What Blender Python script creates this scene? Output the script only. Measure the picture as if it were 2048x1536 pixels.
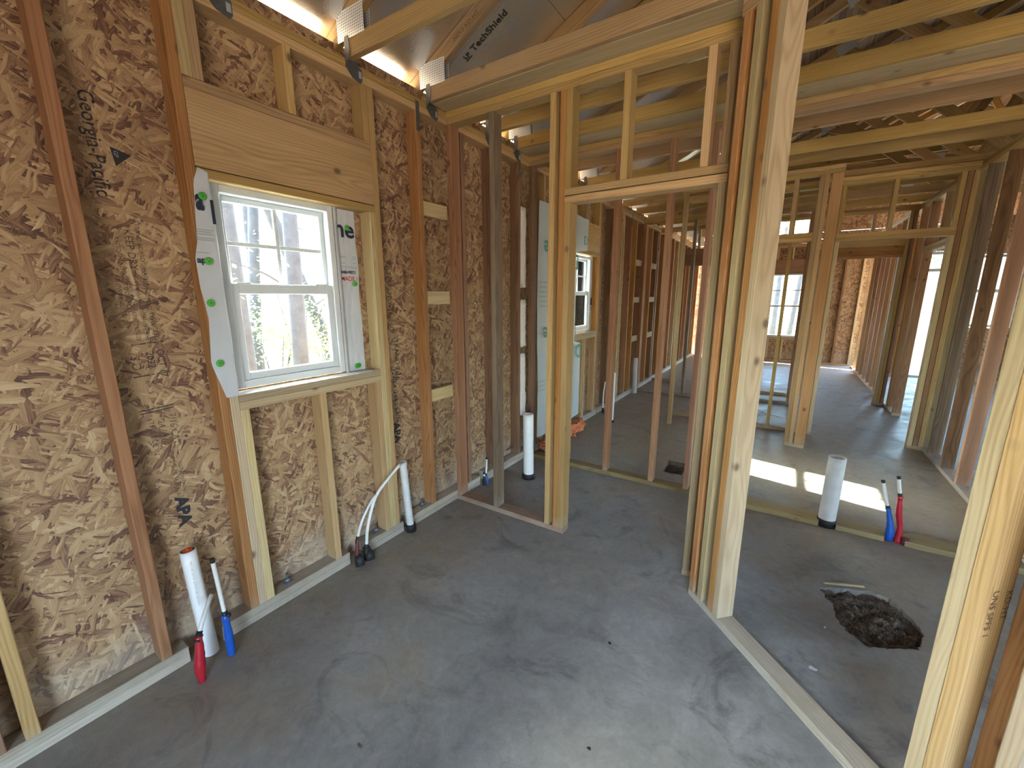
import bpy, bmesh, math, random
from mathutils import Vector, Matrix, noise
random.seed(7)
S = bpy.context.scene
COL = S.collection
for o in list(bpy.data.objects): bpy.data.objects.remove(o)

# ------------------------------------------------------------------ camera
CAMP = (2.0367, -2.3105, 1.5760)
RC = ((0.83683955, 0.54744288, -0.00242101), (0.110789, -0.17368331, -0.9785499), (-0.53612066, 0.81862104, -0.20599572))
cd = bpy.data.cameras.new('camera'); cam = bpy.data.objects.new('camera', cd); COL.objects.link(cam)
cam.matrix_world = Matrix(((RC[0][0], -RC[1][0], -RC[2][0], CAMP[0]), (RC[0][1], -RC[1][1], -RC[2][1], CAMP[1]), (RC[0][2], -RC[1][2], -RC[2][2], CAMP[2]), (0, 0, 0, 1)))
cd.sensor_width = 36.0; cd.lens = 828 / 2048 * 36; cd.clip_start = 0.02; cd.clip_end = 300
S.camera = cam

# ------------------------------------------------------------------ world, sun, exposure
SUNV = Vector((1.0, -0.20, -0.678)).normalized()       # direction the sunlight travels
W = bpy.data.worlds.new('World'); S.world = W; W.use_nodes = True
wn = W.node_tree.nodes; wl = W.node_tree.links
bgn = wn['Background']; sky = wn.new('ShaderNodeTexSky')
sky.sky_type = 'NISHITA'; sky.sun_disc = False; sky.sun_elevation = math.asin(-SUNV.z)
sky.sun_rotation = math.atan2(-SUNV.x, -SUNV.y); sky.air_density = 1.0; sky.dust_density = 2.5; sky.ozone_density = 1.0
wl.new(sky.outputs[0], bgn.inputs[0]); bgn.inputs[1].default_value = 0.62
sl = bpy.data.lights.new('sun', 'SUN'); sl.energy = 9.0; sl.angle = math.radians(0.6); sl.color = (1.0, 0.95, 0.86)
sun = bpy.data.objects.new('sun', sl); COL.objects.link(sun)
sun.rotation_euler = SUNV.to_track_quat('-Z', 'Y').to_euler(); sun.location = (-20, 6, 15)
S.view_settings.view_transform = 'Standard'; S.view_settings.look = 'None'
S.view_settings.gamma = 1.0; S.view_settings.use_curve_mapping = False
S.view_settings.exposure = 3.5

# ------------------------------------------------------------------ node helpers
class NT:
    def __init__(s, name):
        s.m = bpy.data.materials.new(name); s.m.use_nodes = True
        s.t = s.m.node_tree; s.n = s.t.nodes; s.l = s.t.links
        s.b = s.n['Principled BSDF']; s.out = s.n['Material Output']
    def new(s, t, **k):
        x = s.n.new(t)
        for a, v in k.items(): setattr(x, a, v)
        return x
    def link(s, a, b): s.l.new(a, b)
    def math(s, op, a, b=None, c=None, clamp=False):
        x = s.new('ShaderNodeMath', operation=op, use_clamp=clamp)
        for i, v in enumerate((a, b, c)):
            if v is None: continue
            if isinstance(v, (int, float)): x.inputs[i].default_value = v
            else: s.link(v, x.inputs[i])
        return x.outputs[0]
    def vmul(s, v, sc, off=None):
        x = s.new('ShaderNodeVectorMath', operation='MULTIPLY'); s.link(v, x.inputs[0]); x.inputs[1].default_value = sc
        if off is None: return x.outputs[0]
        y = s.new('ShaderNodeVectorMath', operation='ADD'); s.link(x.outputs[0], y.inputs[0])
        if isinstance(off, tuple): y.inputs[1].default_value = off
        else: s.link(off, y.inputs[1])
        return y.outputs[0]
    def noise(s, v, scale, detail=3, rough=.55, dist=0):
        x = s.new('ShaderNodeTexNoise'); s.link(v, x.inputs['Vector'])
        x.inputs['Scale'].default_value = scale; x.inputs['Detail'].default_value = detail
        x.inputs['Roughness'].default_value = rough; x.inputs['Distortion'].default_value = dist
        return x.outputs['Fac']
    def ramp(s, f, stops, interp='LINEAR'):
        x = s.new('ShaderNodeValToRGB'); s.link(f, x.inputs[0]); r = x.color_ramp; r.interpolation = interp
        while len(r.elements) < len(stops): r.elements.new(.5)
        for e, (p, c) in zip(r.elements, stops):
            e.position = p; e.color = (c[0], c[1], c[2], 1) if not isinstance(c, (int, float)) else (c, c, c, 1)
        return x.outputs[0]
    def mix(s, f, a, b, bt='MIX'):
        x = s.new('ShaderNodeMix', data_type='RGBA', blend_type=bt)
        for i, v in ((0, f), (6, a), (7, b)):
            if isinstance(v, (int, float)): x.inputs[i].default_value = v
            elif isinstance(v, tuple): x.inputs[i].default_value = (v[0], v[1], v[2], 1)
            else: s.link(v, x.inputs[i])
        return x.outputs[2]
    def bump(s, h, st=.3, dist=.01):
        x = s.new('ShaderNodeBump'); x.inputs['Strength'].default_value = st; x.inputs['Distance'].default_value = dist
        s.link(h, x.inputs['Height']); s.link(x.outputs[0], s.b.inputs['Normal'])
    def color(s, c):
        if isinstance(c, tuple): s.b.inputs['Base Color'].default_value = (c[0], c[1], c[2], 1)
        else: s.link(c, s.b.inputs['Base Color'])
    def set(s, **k):
        for a, v in k.items():
            i = s.b.inputs[a.replace('_', ' ')]
            if isinstance(v, (int, float)): i.default_value = v
            else: s.link(v, i)
        return s.m

def plain(name, c, rough=.6, metal=0.0, var=.12, scale=30, **k):
    t = NT(name); co = t.new('ShaderNodeTexCoord').outputs['Object']
    f = t.noise(co, scale, 4)
    t.color(t.mix(f, tuple(x * (1 - var) for x in c), tuple(min(1, x * (1 + var)) for x in c)))
    t.set(Roughness=rough, Metallic=metal, **k); return t.m

def lumber(name, dark, mid, light, knot=(.10, .05, .03), splash=.0, sat=1.0):
    t = NT(name); tc = t.new('ShaderNodeTexCoord'); oi = t.new('ShaderNodeObjectInfo')
    off = t.vmul(t.new('ShaderNodeCombineXYZ').outputs[0], (1, 1, 1))
    cx = t.new('ShaderNodeCombineXYZ'); r = oi.outputs['Random']
    t.link(t.math('MULTIPLY', r, 31.7), cx.inputs[0]); t.link(t.math('MULTIPLY', r, 17.3), cx.inputs[1]); t.link(t.math('MULTIPLY', r, 53.1), cx.inputs[2])
    base = t.new('ShaderNodeVectorMath', operation='ADD'); t.link(tc.outputs['Object'], base.inputs[0]); t.link(cx.outputs[0], base.inputs[1]); v = base.outputs[0]
    fine = t.noise(t.vmul(v, (2.2, 120, 120)), 1, 5, .65)
    warp = t.noise(t.vmul(v, (.9, 6, 6)), 1, 3)
    # growth rings round a pith that lies somewhere beside the board and wanders along it
    sx = t.new('ShaderNodeSeparateXYZ'); t.link(tc.outputs['Object'], sx.inputs[0])
    w1 = t.noise(t.vmul(v, (1.1, 3.5, 3.5)), 1, 2); w2 = t.noise(t.vmul(v, (.8, 2.5, 2.5), (9, 4, 2)), 1, 2)
    ra = t.math('FRACT', t.math('MULTIPLY', r, 91.7)); rb = t.math('FRACT', t.math('MULTIPLY', r, 57.3))
    yy = t.math('ADD', sx.outputs[1], t.math('ADD', t.math('MULTIPLY', t.math('SUBTRACT', ra, .5), .16), t.math('MULTIPLY', t.math('SUBTRACT', w1, .5), .11)))
    zz = t.math('ADD', sx.outputs[2], t.math('ADD', t.math('ADD', t.math('MULTIPLY', rb, .07), .012), t.math('MULTIPLY', t.math('SUBTRACT', w2, .5), .09)))
    rad = t.math('SQRT', t.math('ADD', t.math('MULTIPLY', yy, yy), t.math('MULTIPLY', zz, zz)))
    sn = t.math('SINE', t.math('MULTIPLY', rad, 640)); ring = t.math('POWER', t.math('ADD', t.math('MULTIPLY', sn, .5), .5), 1.8)
    f = t.math('SUBTRACT', t.math('ADD', t.math('MULTIPLY', fine, .62), t.math('MULTIPLY', warp, .55)), t.math('MULTIPLY', ring, .17))
    c = t.ramp(f, [(.30, dark), (.54, mid), (.80, light)])
    # board to board variation in tone
    r2 = t.math('FRACT', t.math('MULTIPLY', r, 7.77)); r3 = t.math('FRACT', t.math('MULTIPLY', r, 23.1))
    hs = t.new('ShaderNodeHueSaturation'); t.link(c, hs.inputs['Color'])
    t.link(t.math('ADD', t.math('MULTIPLY', r2, .38), .62), hs.inputs['Value']); t.link(t.math('ADD', t.math('MULTIPLY', r3, .25), 1.03 * sat), hs.inputs['Saturation'])
    t.link(t.math('ADD', t.math('MULTIPLY', r3, .018), .491), hs.inputs['Hue'])
    c = hs.outputs[0]
    vo = t.new('ShaderNodeTexVoronoi'); t.link(t.vmul(v, (4.2, 6, 6)), vo.inputs['Vector']); vo.inputs['Scale'].default_value = 1.0
    kd = t.math('ADD', vo.outputs['Distance'], t.math('MULTIPLY', t.math('SUBTRACT', fine, .5), .05))
    kf = t.ramp(kd, [(.04, 1), (.07, .75), (.095, .3), (.13, 0)])
    c = t.mix(t.math('MULTIPLY', kf, .85), c, knot)
    if splash > 0:
        gp = t.new('ShaderNodeNewGeometry').outputs['Position']; sp = t.new('ShaderNodeSeparateXYZ'); t.link(gp, sp.inputs[0])
        h = t.math('ADD', sp.outputs[2], t.math('MULTIPLY', t.noise(gp, 14, 4), .22))
        sf = t.ramp(h, [(.10, 1), (.24, 0)])
        c = t.mix(t.math('MULTIPLY', sf, splash), c, (.52, .50, .45))
    t.color(c); t.bump(f, .22, .004); return t.set(Roughness=.68)

PINE = lumber('pine_lumber', (.38, .25, .13), (.54, .38, .215), (.64, .485, .30), splash=.22, sat=1.08)
FIR = lumber('fir_lumber', (.30, .155, .085), (.49, .275, .16), (.60, .37, .235), splash=.3, sat=1.08)
GREY = lumber('weathered_lumber', (.15, .105, .07), (.27, .20, .14), (.38, .30, .215), splash=.25)
BROWN = lumber('brown_lumber', (.18, .10, .058), (.31, .18, .108), (.41, .255, .16), splash=.3)
PALE = lumber('pale_lumber', (.42, .315, .19), (.57, .45, .29), (.66, .545, .375), splash=.2, sat=1.0)
WASH = lumber('cement_washed_lumber', (.30, .235, .165), (.45, .37, .28), (.55, .475, .375), splash=.40, sat=.95)
TREAT = lumber('treated_lumber', (.22, .16, .075), (.36, .275, .14), (.46, .37, .205))
TRUSS = lumber('truss_lumber', (.35, .23, .12), (.51, .355, .20), (.60, .45, .28), sat=1.08)
ORANGE = lumber('orange_fir_lumber', (.40, .215, .12), (.55, .33, .20), (.63, .42, .275), splash=.3)

def osb(name, gain=1.0):
    t = NT(name); tc = t.new('ShaderNodeTexCoord'); sp = t.new('ShaderNodeSeparateXYZ'); t.link(tc.outputs['Object'], sp.inputs[0])
    oi = t.new('ShaderNodeObjectInfo')
    cb = t.new('ShaderNodeCombineXYZ'); t.link(t.math('ADD', sp.outputs[0], t.math('MULTIPLY', oi.outputs['Random'], 40)), cb.inputs[0]); t.link(sp.outputs[2], cb.inputs[1])
    wob = t.new('ShaderNodeTexNoise'); t.link(cb.outputs[0], wob.inputs['Vector']); wob.inputs['Scale'].default_value = 9
    wv = t.vmul(wob.outputs['Color'], (.032, .032, 0), cb.outputs[0])
    best = None; col = None
    for k, (ang, sx, sy) in enumerate(((.15, 8, 42), (.85, 9, 50), (1.5, 7, 40), (2.2, 10, 56), (2.75, 8, 46), (.5, 15, 100), (1.95, 13, 90))):
        rt = t.new('ShaderNodeVectorRotate', rotation_type='Z_AXIS'); t.link(wv, rt.inputs[0]); rt.inputs['Angle'].default_value = ang
        vo = t.new('ShaderNodeTexVoronoi', voronoi_dimensions='2D'); t.link(t.vmul(rt.outputs[0], (sx, sy, 1), (k * 7.3, k * 3.1, 0)), vo.inputs['Vector']); vo.inputs['Scale'].default_value = 1
        sc = t.new('ShaderNodeSeparateColor'); t.link(vo.outputs['Color'], sc.inputs[0])
        gr = t.noise(t.vmul(rt.outputs[0], (14, 300, 1)), 1, 3, .6)
        h = t.math('SUBTRACT', sc.outputs[0], t.math('MULTIPLY', vo.outputs['Distance'], .55))
        f = t.math('ADD', t.math('MULTIPLY', sc.outputs[1], .72), t.math('ADD', .10, t.math('MULTIPLY', t.math('SUBTRACT', gr, .5), .95)))
        f = t.math('SUBTRACT', f, t.math('MULTIPLY', t.math('MULTIPLY', vo.outputs['Distance'], vo.outputs['Distance']), .35))
        if best is None: best, col = h, f
        else:
            m = t.math('GREATER_THAN', h, best); nf = t.new('ShaderNodeMix', data_type='FLOAT')
            t.link(m, nf.inputs[0]); t.link(col, nf.inputs[2]); t.link(f, nf.inputs[3]); col = nf.outputs[0]; best = t.math('MAXIMUM', h, best)
    big = t.noise(cb.outputs[0], 1.6, 3)
    f2 = t.math('ADD', col, t.math('MULTIPLY', t.math('SUBTRACT', big, .5), .22))
    g = gain
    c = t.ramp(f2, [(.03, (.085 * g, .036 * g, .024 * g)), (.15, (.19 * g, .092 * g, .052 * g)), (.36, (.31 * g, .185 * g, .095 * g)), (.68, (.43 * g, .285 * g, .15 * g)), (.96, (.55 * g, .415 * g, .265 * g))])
    gp = t.new('ShaderNodeNewGeometry').outputs['Position']; s2 = t.new('ShaderNodeSeparateXYZ'); t.link(gp, s2.inputs[0])
    hh = t.math('ADD', s2.outputs[2], t.math('MULTIPLY', t.noise(gp, 5, 5), .55))
    c = t.mix(t.math('MULTIPLY', t.ramp(hh, [(.30, 1), (.58, 0)]), .42), c, (.50, .46, .38))
    t.color(c); t.bump(best, .55, .006); return t.set(Roughness=.6)
OSB = osb('oriented_strand_board', 1.0)
SHADEOSB = osb('attic_shade_strand_board', .55)  # darkened board: the attic's shade is put into the deck colour

def concrete():
    t = NT('concrete_slab'); p = t.new('ShaderNodeNewGeometry').outputs['Position']
    sp = t.new('ShaderNodeSeparateXYZ'); t.link(p, sp.inputs[0])
    a = t.noise(p, .9, 5, .6, .4); b = t.noise(p, 4.5, 7, .68, 1.0); d = t.noise(p, 42, 5, .65); e = t.noise(t.vmul(p, (1, 1, 1), (3, 17, 0)), 13, 5, .7, 1.5)
    f = t.math('ADD', t.math('MULTIPLY', a, .42), t.math('ADD', t.math('MULTIPLY', b, .36), t.math('ADD', t.math('MULTIPLY', e, .14), t.math('MULTIPLY', d, .12))))
    c = t.ramp(f, [(.36, (.125, .122, .122)), (.46, (.21, .205, .203)), (.55, (.285, .278, .27)), (.68, (.41, .398, .38))])
    # brown dust toward back and left wall; also paints in cool-front, warm-back light
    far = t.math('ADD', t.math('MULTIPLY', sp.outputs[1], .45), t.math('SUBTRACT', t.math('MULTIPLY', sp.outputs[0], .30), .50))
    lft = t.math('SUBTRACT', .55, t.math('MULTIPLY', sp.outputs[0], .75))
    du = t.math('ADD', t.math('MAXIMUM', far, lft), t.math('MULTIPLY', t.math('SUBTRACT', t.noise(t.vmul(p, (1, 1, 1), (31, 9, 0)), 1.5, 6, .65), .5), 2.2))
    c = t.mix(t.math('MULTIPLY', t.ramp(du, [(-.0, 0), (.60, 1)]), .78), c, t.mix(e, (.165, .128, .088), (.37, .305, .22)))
    st = t.noise(t.vmul(p, (1, 1, 1), (7, 3, 0)), 2.3, 7, .72, 1.6)
    c = t.mix(t.math('MULTIPLY', t.ramp(st, [(.55, 0), (.68, 1)]), .62), c, (.085, .084, .088))
    wh = t.noise(t.vmul(p, (1, 1, 1), (17, 23, 0)), 6, 6, .7, .6)
    c = t.mix(t.math('MULTIPLY', t.ramp(wh, [(.62, 0), (.76, 1)]), .35), c, (.50, .49, .47))
    rt = t.new('ShaderNodeVectorRotate', rotation_type='Z_AXIS'); t.link(p, rt.inputs[0]); rt.inputs['Angle'].default_value = .35
    tw = t.noise(t.vmul(rt.outputs[0], (42, 1.6, 1)), 1, 4, .6, .4)
    twm = t.ramp(t.math('ADD', t.noise(p, 1.3, 3), t.math('MULTIPLY', lft, .35)), [(.52, .12), (.74, 1)])
    gr = t.noise(p, 150, 3, .6)
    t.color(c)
    h = t.math('ADD', t.math('MULTIPLY', b, .5), t.math('ADD', t.math('MULTIPLY', t.math('MULTIPLY', tw, twm), .55), t.math('ADD', t.math('MULTIPLY', e, .18), t.math('MULTIPLY', gr, .10))))
    t.bump(h, .55, .014)
    ro = t.ramp(t.math('ADD', b, t.math('MULTIPLY', a, .4)), [(.4, .34), (.95, .74)])
    return t.set(Roughness=ro)
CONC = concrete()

def dirtm():
    t = NT('dirt_rubble'); p = t.new('ShaderNodeNewGeometry').outputs['Position']
    f = t.noise(p, 24, 6, .7, .5); g = t.noise(p, 95, 4, .6)
    t.color(t.mix(t.ramp(g, [(.58, 0), (.68, 1)]), t.ramp(f, [(.3, (.05, .035, .024)), (.55, (.13, .095, .065)), (.75, (.24, .19, .14))]), (.30, .26, .2)))
    t.bump(f, .8, .02); return t.set(Roughness=.9)
DIRT = dirtm()

def ground():
    t = NT('leaf_litter_ground'); p = t.new('ShaderNodeNewGeometry').outputs['Position']
    f = t.noise(p, 1.2, 8, .7); t.color(t.ramp(f, [(.3, (.16, .12, .07)), (.5, (.34, .27, .17)), (.7, (.46, .39, .26))])); return t.set(Roughness=.95)
GROUND = ground()

def foilm():
    t = NT('radiant_foil'); tc = t.new('ShaderNodeTexCoord').outputs['Object']
    f = t.noise(tc, 60, 4, .7); g = t.noise(tc, 3, 3)
    t.color(t.mix(g, (.72, .72, .71), (.86, .86, .85))); t.bump(f, .35, .004); return t.set(Roughness=.27, Metallic=.95)
FOIL = foilm()
def platem():
    t = NT('galvanised_plate'); tc = t.new('ShaderNodeTexCoord').outputs['Object']
    w = t.new('ShaderNodeTexWave', wave_type='BANDS', bands_direction='X'); t.link(tc, w.inputs['Vector']); w.inputs['Scale'].default_value = 22
    w2 = t.new('ShaderNodeTexWave', wave_type='BANDS', bands_direction='Z'); t.link(tc, w2.inputs['Vector']); w2.inputs['Scale'].default_value = 26
    h = t.math('MULTIPLY', t.ramp(w.outputs['Fac'], [(.35, 0), (.6, 1)]), t.ramp(w2.outputs['Fac'], [(.3, 0), (.6, 1)]))
    t.color(t.mix(h, (.72, .74, .76), (.20, .21, .23))); t.bump(h, .5, .003); return t.set(Roughness=.45, Metallic=.55)
PLATE = platem()
GALV = plain('galvanised_steel', (.30, .31, .33), .5, .75, .3, 60)
DARKGALV = plain('dark_galvanised_steel', (.115, .12, .125), .55, .6, .35, 50)
PVC = plain('white_pvc', (.80, .80, .78), .35, 0, .06, 18)
PVCD = plain('dusty_pvc', (.62, .62, .60), .5, 0, .2, 14)
PEX = plain('pex_tube', (.72, .71, .67), .4, 0, .08, 40)
RUB = plain('black_rubber', (.012, .012, .013), .6, 0, .3, 60)
REDT = plain('red_tape', (.42, .015, .028), .3, 0, .35, 55)
BLUT = plain('blue_tape', (.012, .085, .40), .3, 0, .35, 55)
DKRED = plain('dark_red_tape', (.12, .02, .02), .5, 0, .35, 55)
ORCAP = plain('orange_test_cap', (.75, .085, .015), .4, 0, .2, 40)
VINYL = plain('white_vinyl', (.62, .65, .67), .35, 0, .03, 8)
INK = plain('black_ink', (.022, .022, .024), .8, 0, .3, 200)
NAVY = plain('navy_ink', (.014, .02, .05), .6, 0, .1, 200)
GREYINK = plain('grey_ink', (.30, .32, .36), .7, 0, .1, 200)
REDINK = plain('red_ink', (.55, .03, .03), .6, 0, .1, 200)
GREENINK = plain('green_ink', (.09, .30, .24), .6, 0, .1, 200)
BRINK = plain('brown_ink', (.12, .06, .03), .8, 0, .4, 150)
def worn(name, c):
    t = NT(name); co = t.new('ShaderNodeTexCoord').outputs['Object']; f = t.ramp(t.noise(co, 85, 5, .7), [(.36, 0), (.52, .95)])
    t.color(c); t.set(Roughness=.8); tr = t.new('ShaderNodeBsdfTransparent'); mx = t.new('ShaderNodeMixShader')
    t.link(f, mx.inputs[0]); t.link(tr.outputs[0], mx.inputs[1]); t.link(t.b.outputs[0], mx.inputs[2]); t.link(mx.outputs[0], t.out.inputs[0]); return t.m
FADED = worn('faded_ink', (.05, .042, .036)); WINK = worn('worn_black_ink', (.022, .022, .024))
GREENCAP = plain('green_plastic', (.075, .42, .05), .4, 0, .15, 90)
NAIL = plain('nail_steel', (.05, .045, .045), .5, .6, .3, 90)
FIBER = plain('fiberglass', (.85, .22, .09), .95, 0, .5, 70)
WOOL = plain('white_insulation', (.72, .68, .62), .95, 0, .2, 60)
BARK = plain('pine_bark', (.062, .056, .056), .95, 0, .6, 7)
SHINGLE = plain('roof_shingle', (.06, .055, .05), .9, 0, .3, 40)
def leafm(n, c):
    t = NT(n); oi = t.new('ShaderNodeNewGeometry'); f = t.noise(oi.outputs['Position'], 5, 3)
    t.color(t.mix(f, tuple(x * .6 for x in c), tuple(x * 1.5 for x in c))); t.set(Roughness=.6)
    tr = t.new('ShaderNodeBsdfTranslucent'); tr.inputs[0].default_value = (c[0] * 1.6, c[1] * 1.6, c[2], 1)
    mx = t.new('ShaderNodeMixShader'); mx.inputs[0].default_value = .4; t.link(t.b.outputs[0], mx.inputs[1]); t.link(tr.outputs[0], mx.inputs[2]); t.link(mx.outputs[0], t.out.inputs[0])
    return t.m
LEAF = leafm('green_leaves', (.16, .21, .09)); NEEDLE = leafm('pine_needles', (.10, .15, .08)); DRYLEAF = leafm('dry_leaves', (.24, .20, .10))
def wrapm(name, c, tl):
    t = NT(name); tc = t.new('ShaderNodeTexCoord').outputs['Object']; f = t.noise(t.vmul(tc, (1, 1, .35)), 16, 4, .6, 1.0)
    t.color(t.mix(f, tuple(x * .93 for x in c), c)); t.bump(f, .4, .012); t.set(Roughness=.45)
    tr = t.new('ShaderNodeBsdfTranslucent'); tr.inputs[0].default_value = (*c, 1)
    mx = t.new('ShaderNodeMixShader'); mx.inputs[0].default_value = tl; t.link(t.b.outputs[0], mx.inputs[1]); t.link(tr.outputs[0], mx.inputs[2]); t.link(mx.outputs[0], t.out.inputs[0])
    return t.m
WRAP = wrapm('house_wrap', (.68, .71, .76), .15); POLY = wrapm('poly_facing', (.66, .74, .76), .2)
def glassm():
    t = NT('window_glass'); tr = t.new('ShaderNodeBsdfTransparent'); tr.inputs[0].default_value = (.86, .95, .96, 1)
    gl = t.new('ShaderNodeBsdfGlossy'); gl.inputs['Roughness'].default_value = .02
    fr = t.new('ShaderNodeFresnel'); fr.inputs[0].default_value = 1.45; mx = t.new('ShaderNodeMixShader')
    t.link(fr.outputs[0], mx.inputs[0]); t.link(tr.outputs[0], mx.inputs[1]); t.link(gl.outputs[0], mx.inputs[2]); t.link(mx.outputs[0], t.out.inputs[0]); return t.m
GLASS = glassm()

# ------------------------------------------------------------------ object helpers
def tag(o, label=None, cat=None, group=None, kind=None):
    if label: o['label'] = label
    if cat: o['category'] = cat
    if group: o['group'] = group
    if kind: o['kind'] = kind
    return o
def obj(name, mesh, mat, parent=None):
    o = bpy.data.objects.new(name, mesh); COL.objects.link(o)
    if parent: o.parent = parent
    if mat is not None:
        if not mesh.materials: mesh.materials.append(mat)
        if mesh.materials[0] is not mat:
            o.material_slots[0].link = 'OBJECT'; o.material_slots[0].material = mat
    return o
def empty(name, loc=(0, 0, 0), rz=0.0):
    o = bpy.data.objects.new(name, None); COL.objects.link(o); o.location = loc; o.rotation_euler = (0, 0, rz); o.empty_display_size = .1
    return o
def mesh_from(name, verts, faces, smooth=False):
    m = bpy.data.meshes.new(name); m.from_pydata([tuple(v) for v in verts], [], faces); m.update()
    if smooth:
        for p in m.polygons: p.use_smooth = True
    return m
CACHE = {}
def prism(L, a, b, c=.0028):
    k = (round(L, 4), round(a, 4), round(b, 4), c)
    if k in CACHE: return CACHE[k]
    h, w, t = L / 2, a / 2, b / 2; c = min(c, w * .4, t * .4)
    ring = [(-w + c, -t), (w - c, -t), (w, -t + c), (w, t - c), (w - c, t), (-w + c, t), (-w, t - c), (-w, -t + c)]
    v = [(-h, y, z) for y, z in ring] + [(h, y, z) for y, z in ring]
    f = [(i, (i + 1) % 8, 8 + (i + 1) % 8, 8 + i) for i in range(8)]
    f = [q[::-1] for q in f] + [tuple(range(8)), tuple(range(15, 7, -1))]
    m = mesh_from('board', v, [tuple(reversed(q)) for q in f]); CACHE[k] = m; return m
AX = {'u': Matrix(((1, 0, 0), (0, 1, 0), (0, 0, 1))), 'z': Matrix(((0, 1, 0), (0, 0, 1), (1, 0, 0))), 'd': Matrix(((0, 0, 1), (1, 0, 0), (0, 1, 0)))}
def board(parent, name, u0, u1, d0, d1, z0, z1, mat, c=.0028):
    du, dd, dz = u1 - u0, d1 - d0, z1 - z0; mx = max(du, dd, dz)
    if mx == du: ax, dm = 'u', (du, dd, dz)
    elif mx == dz: ax, dm = 'z', (dz, du, dd)
    else: ax, dm = 'd', (dd, dz, du)
    o = obj(name, prism(*dm, c), mat, parent)
    o.matrix_local = Matrix.Translation(((u0 + u1) / 2, (d0 + d1) / 2, (z0 + z1) / 2)) @ AX[ax].to_4x4()
    return o
def tube_mesh(name, pts, radii, seg=14, cap=True):
    pts = [Vector(p) for p in pts]; n = len(pts); v = []; f = []
    if isinstance(radii, (int, float)): radii = [radii] * n
    side = None
    for i, p in enumerate(pts):
        t = (pts[min(i + 1, n - 1)] - pts[max(i - 1, 0)])
        if t.length < 1e-9: t = Vector((0, 0, 1))
        t.normalize()
        if side is None: side = t.orthogonal().normalized()
        side = (side - t * side.dot(t)).normalized(); up = t.cross(side)
        for k in range(seg):
            a = 2 * math.pi * k / seg; v.append(p + (side * math.cos(a) + up * math.sin(a)) * radii[i])
    for i in range(n - 1):
        for k in range(seg):
            a, b = i * seg + k, i * seg + (k + 1) % seg; f.append((a, b, b + seg, a + seg))
    if cap: f.append(tuple(range(seg - 1, -1, -1))); f.append(tuple(range((n - 1) * seg, n * seg)))
    return mesh_from(name, v, f, True)
def smooth_path(ctrl, n=6):
    ctrl = [Vector(p) for p in ctrl]; out = []
    for i in range(len(ctrl) - 1):
        p0, p1, p2, p3 = ctrl[max(i - 1, 0)], ctrl[i], ctrl[i + 1], ctrl[min(i + 2, len(ctrl) - 1)]
        for k in range(n):
            t = k / n; out.append(.5 * ((2 * p1) + (p2 - p0) * t + (2 * p0 - 5 * p1 + 4 * p2 - p3) * t * t + (3 * p1 - p0 - 3 * p2 + p3) * t ** 3))
    return out + [ctrl[-1]]
def extrude_poly(name, poly, thick, axis='x'):
    """a flat outline (a,b) given a thickness; axis is the thin direction: x -> (t,a,b), y -> (a,t,b), z -> (a,b,t)"""
    n = len(poly); mk = {'x': lambda a, b, t: (t, a, b), 'y': lambda a, b, t: (a, t, b), 'z': lambda a, b, t: (a, b, t)}[axis]
    v = [mk(a, b, 0) for a, b in poly] + [mk(a, b, thick) for a, b in poly]
    f = [tuple(range(n)), tuple(range(2 * n - 1, n - 1, -1))] + [(i, i + n, (i + 1) % n + n, (i + 1) % n) for i in range(n)]
    bm = bmesh.new(); m = mesh_from(name, v, f); bm.from_mesh(m); bmesh.ops.recalc_face_normals(bm, faces=bm.faces); bm.to_mesh(m); bm.free(); return m
def text(s, size, parent, origin, xdir, ydir, mat, name='printed_lettering', align='LEFT', xs=1.0, bold=0.0):
    cu = bpy.data.curves.new('t', 'FONT'); cu.body = s; cu.size = size; cu.align_x = align; cu.offset = bold; cu.resolution_u = 3
    to = bpy.data.objects.new('t', cu); COL.objects.link(to)
    me = bpy.data.meshes.new_from_object(to); me.materials.clear()
    bpy.data.objects.remove(to); bpy.data.curves.remove(cu); me.name = name
    o = obj(name, me, mat, parent)
    X = Vector(xdir).normalized(); Y = Vector(ydir).normalized(); Z = X.cross(Y)
    M = Matrix((( X.x * xs, Y.x, Z.x, origin[0]), (X.y * xs, Y.y, Z.y, origin[1]), (X.z * xs, Y.z, Z.z, origin[2]), (0, 0, 0, 1)))
    o.matrix_local = (parent.matrix_world.inverted() @ M) if parent else M
    return o

T = .0381; D = .0889
ZP = 2.6956; ZT = ZP + 2 * T
def wall(name, label, origin, ang):
    o = empty(name, origin, math.radians(ang)); tag(o, label, 'wall', kind='structure'); bpy.context.view_layer.update(); return o
def stud(w, u, mat, z0=T, z1=ZP, name='stud', d0=0, wd=T, dp=D): return board(w, name, u, u + wd, d0, d0 + dp, z0, z1, mat)
def top_plates(w, u0, u1, m1=PINE, m2=PINE): board(w, 'top_plate', u0, u1, 0, D, ZP, ZP + T - .0006, m1); board(w, 'top_plate', u0, u1, 0, D, ZP + T, ZT, m2)

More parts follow.
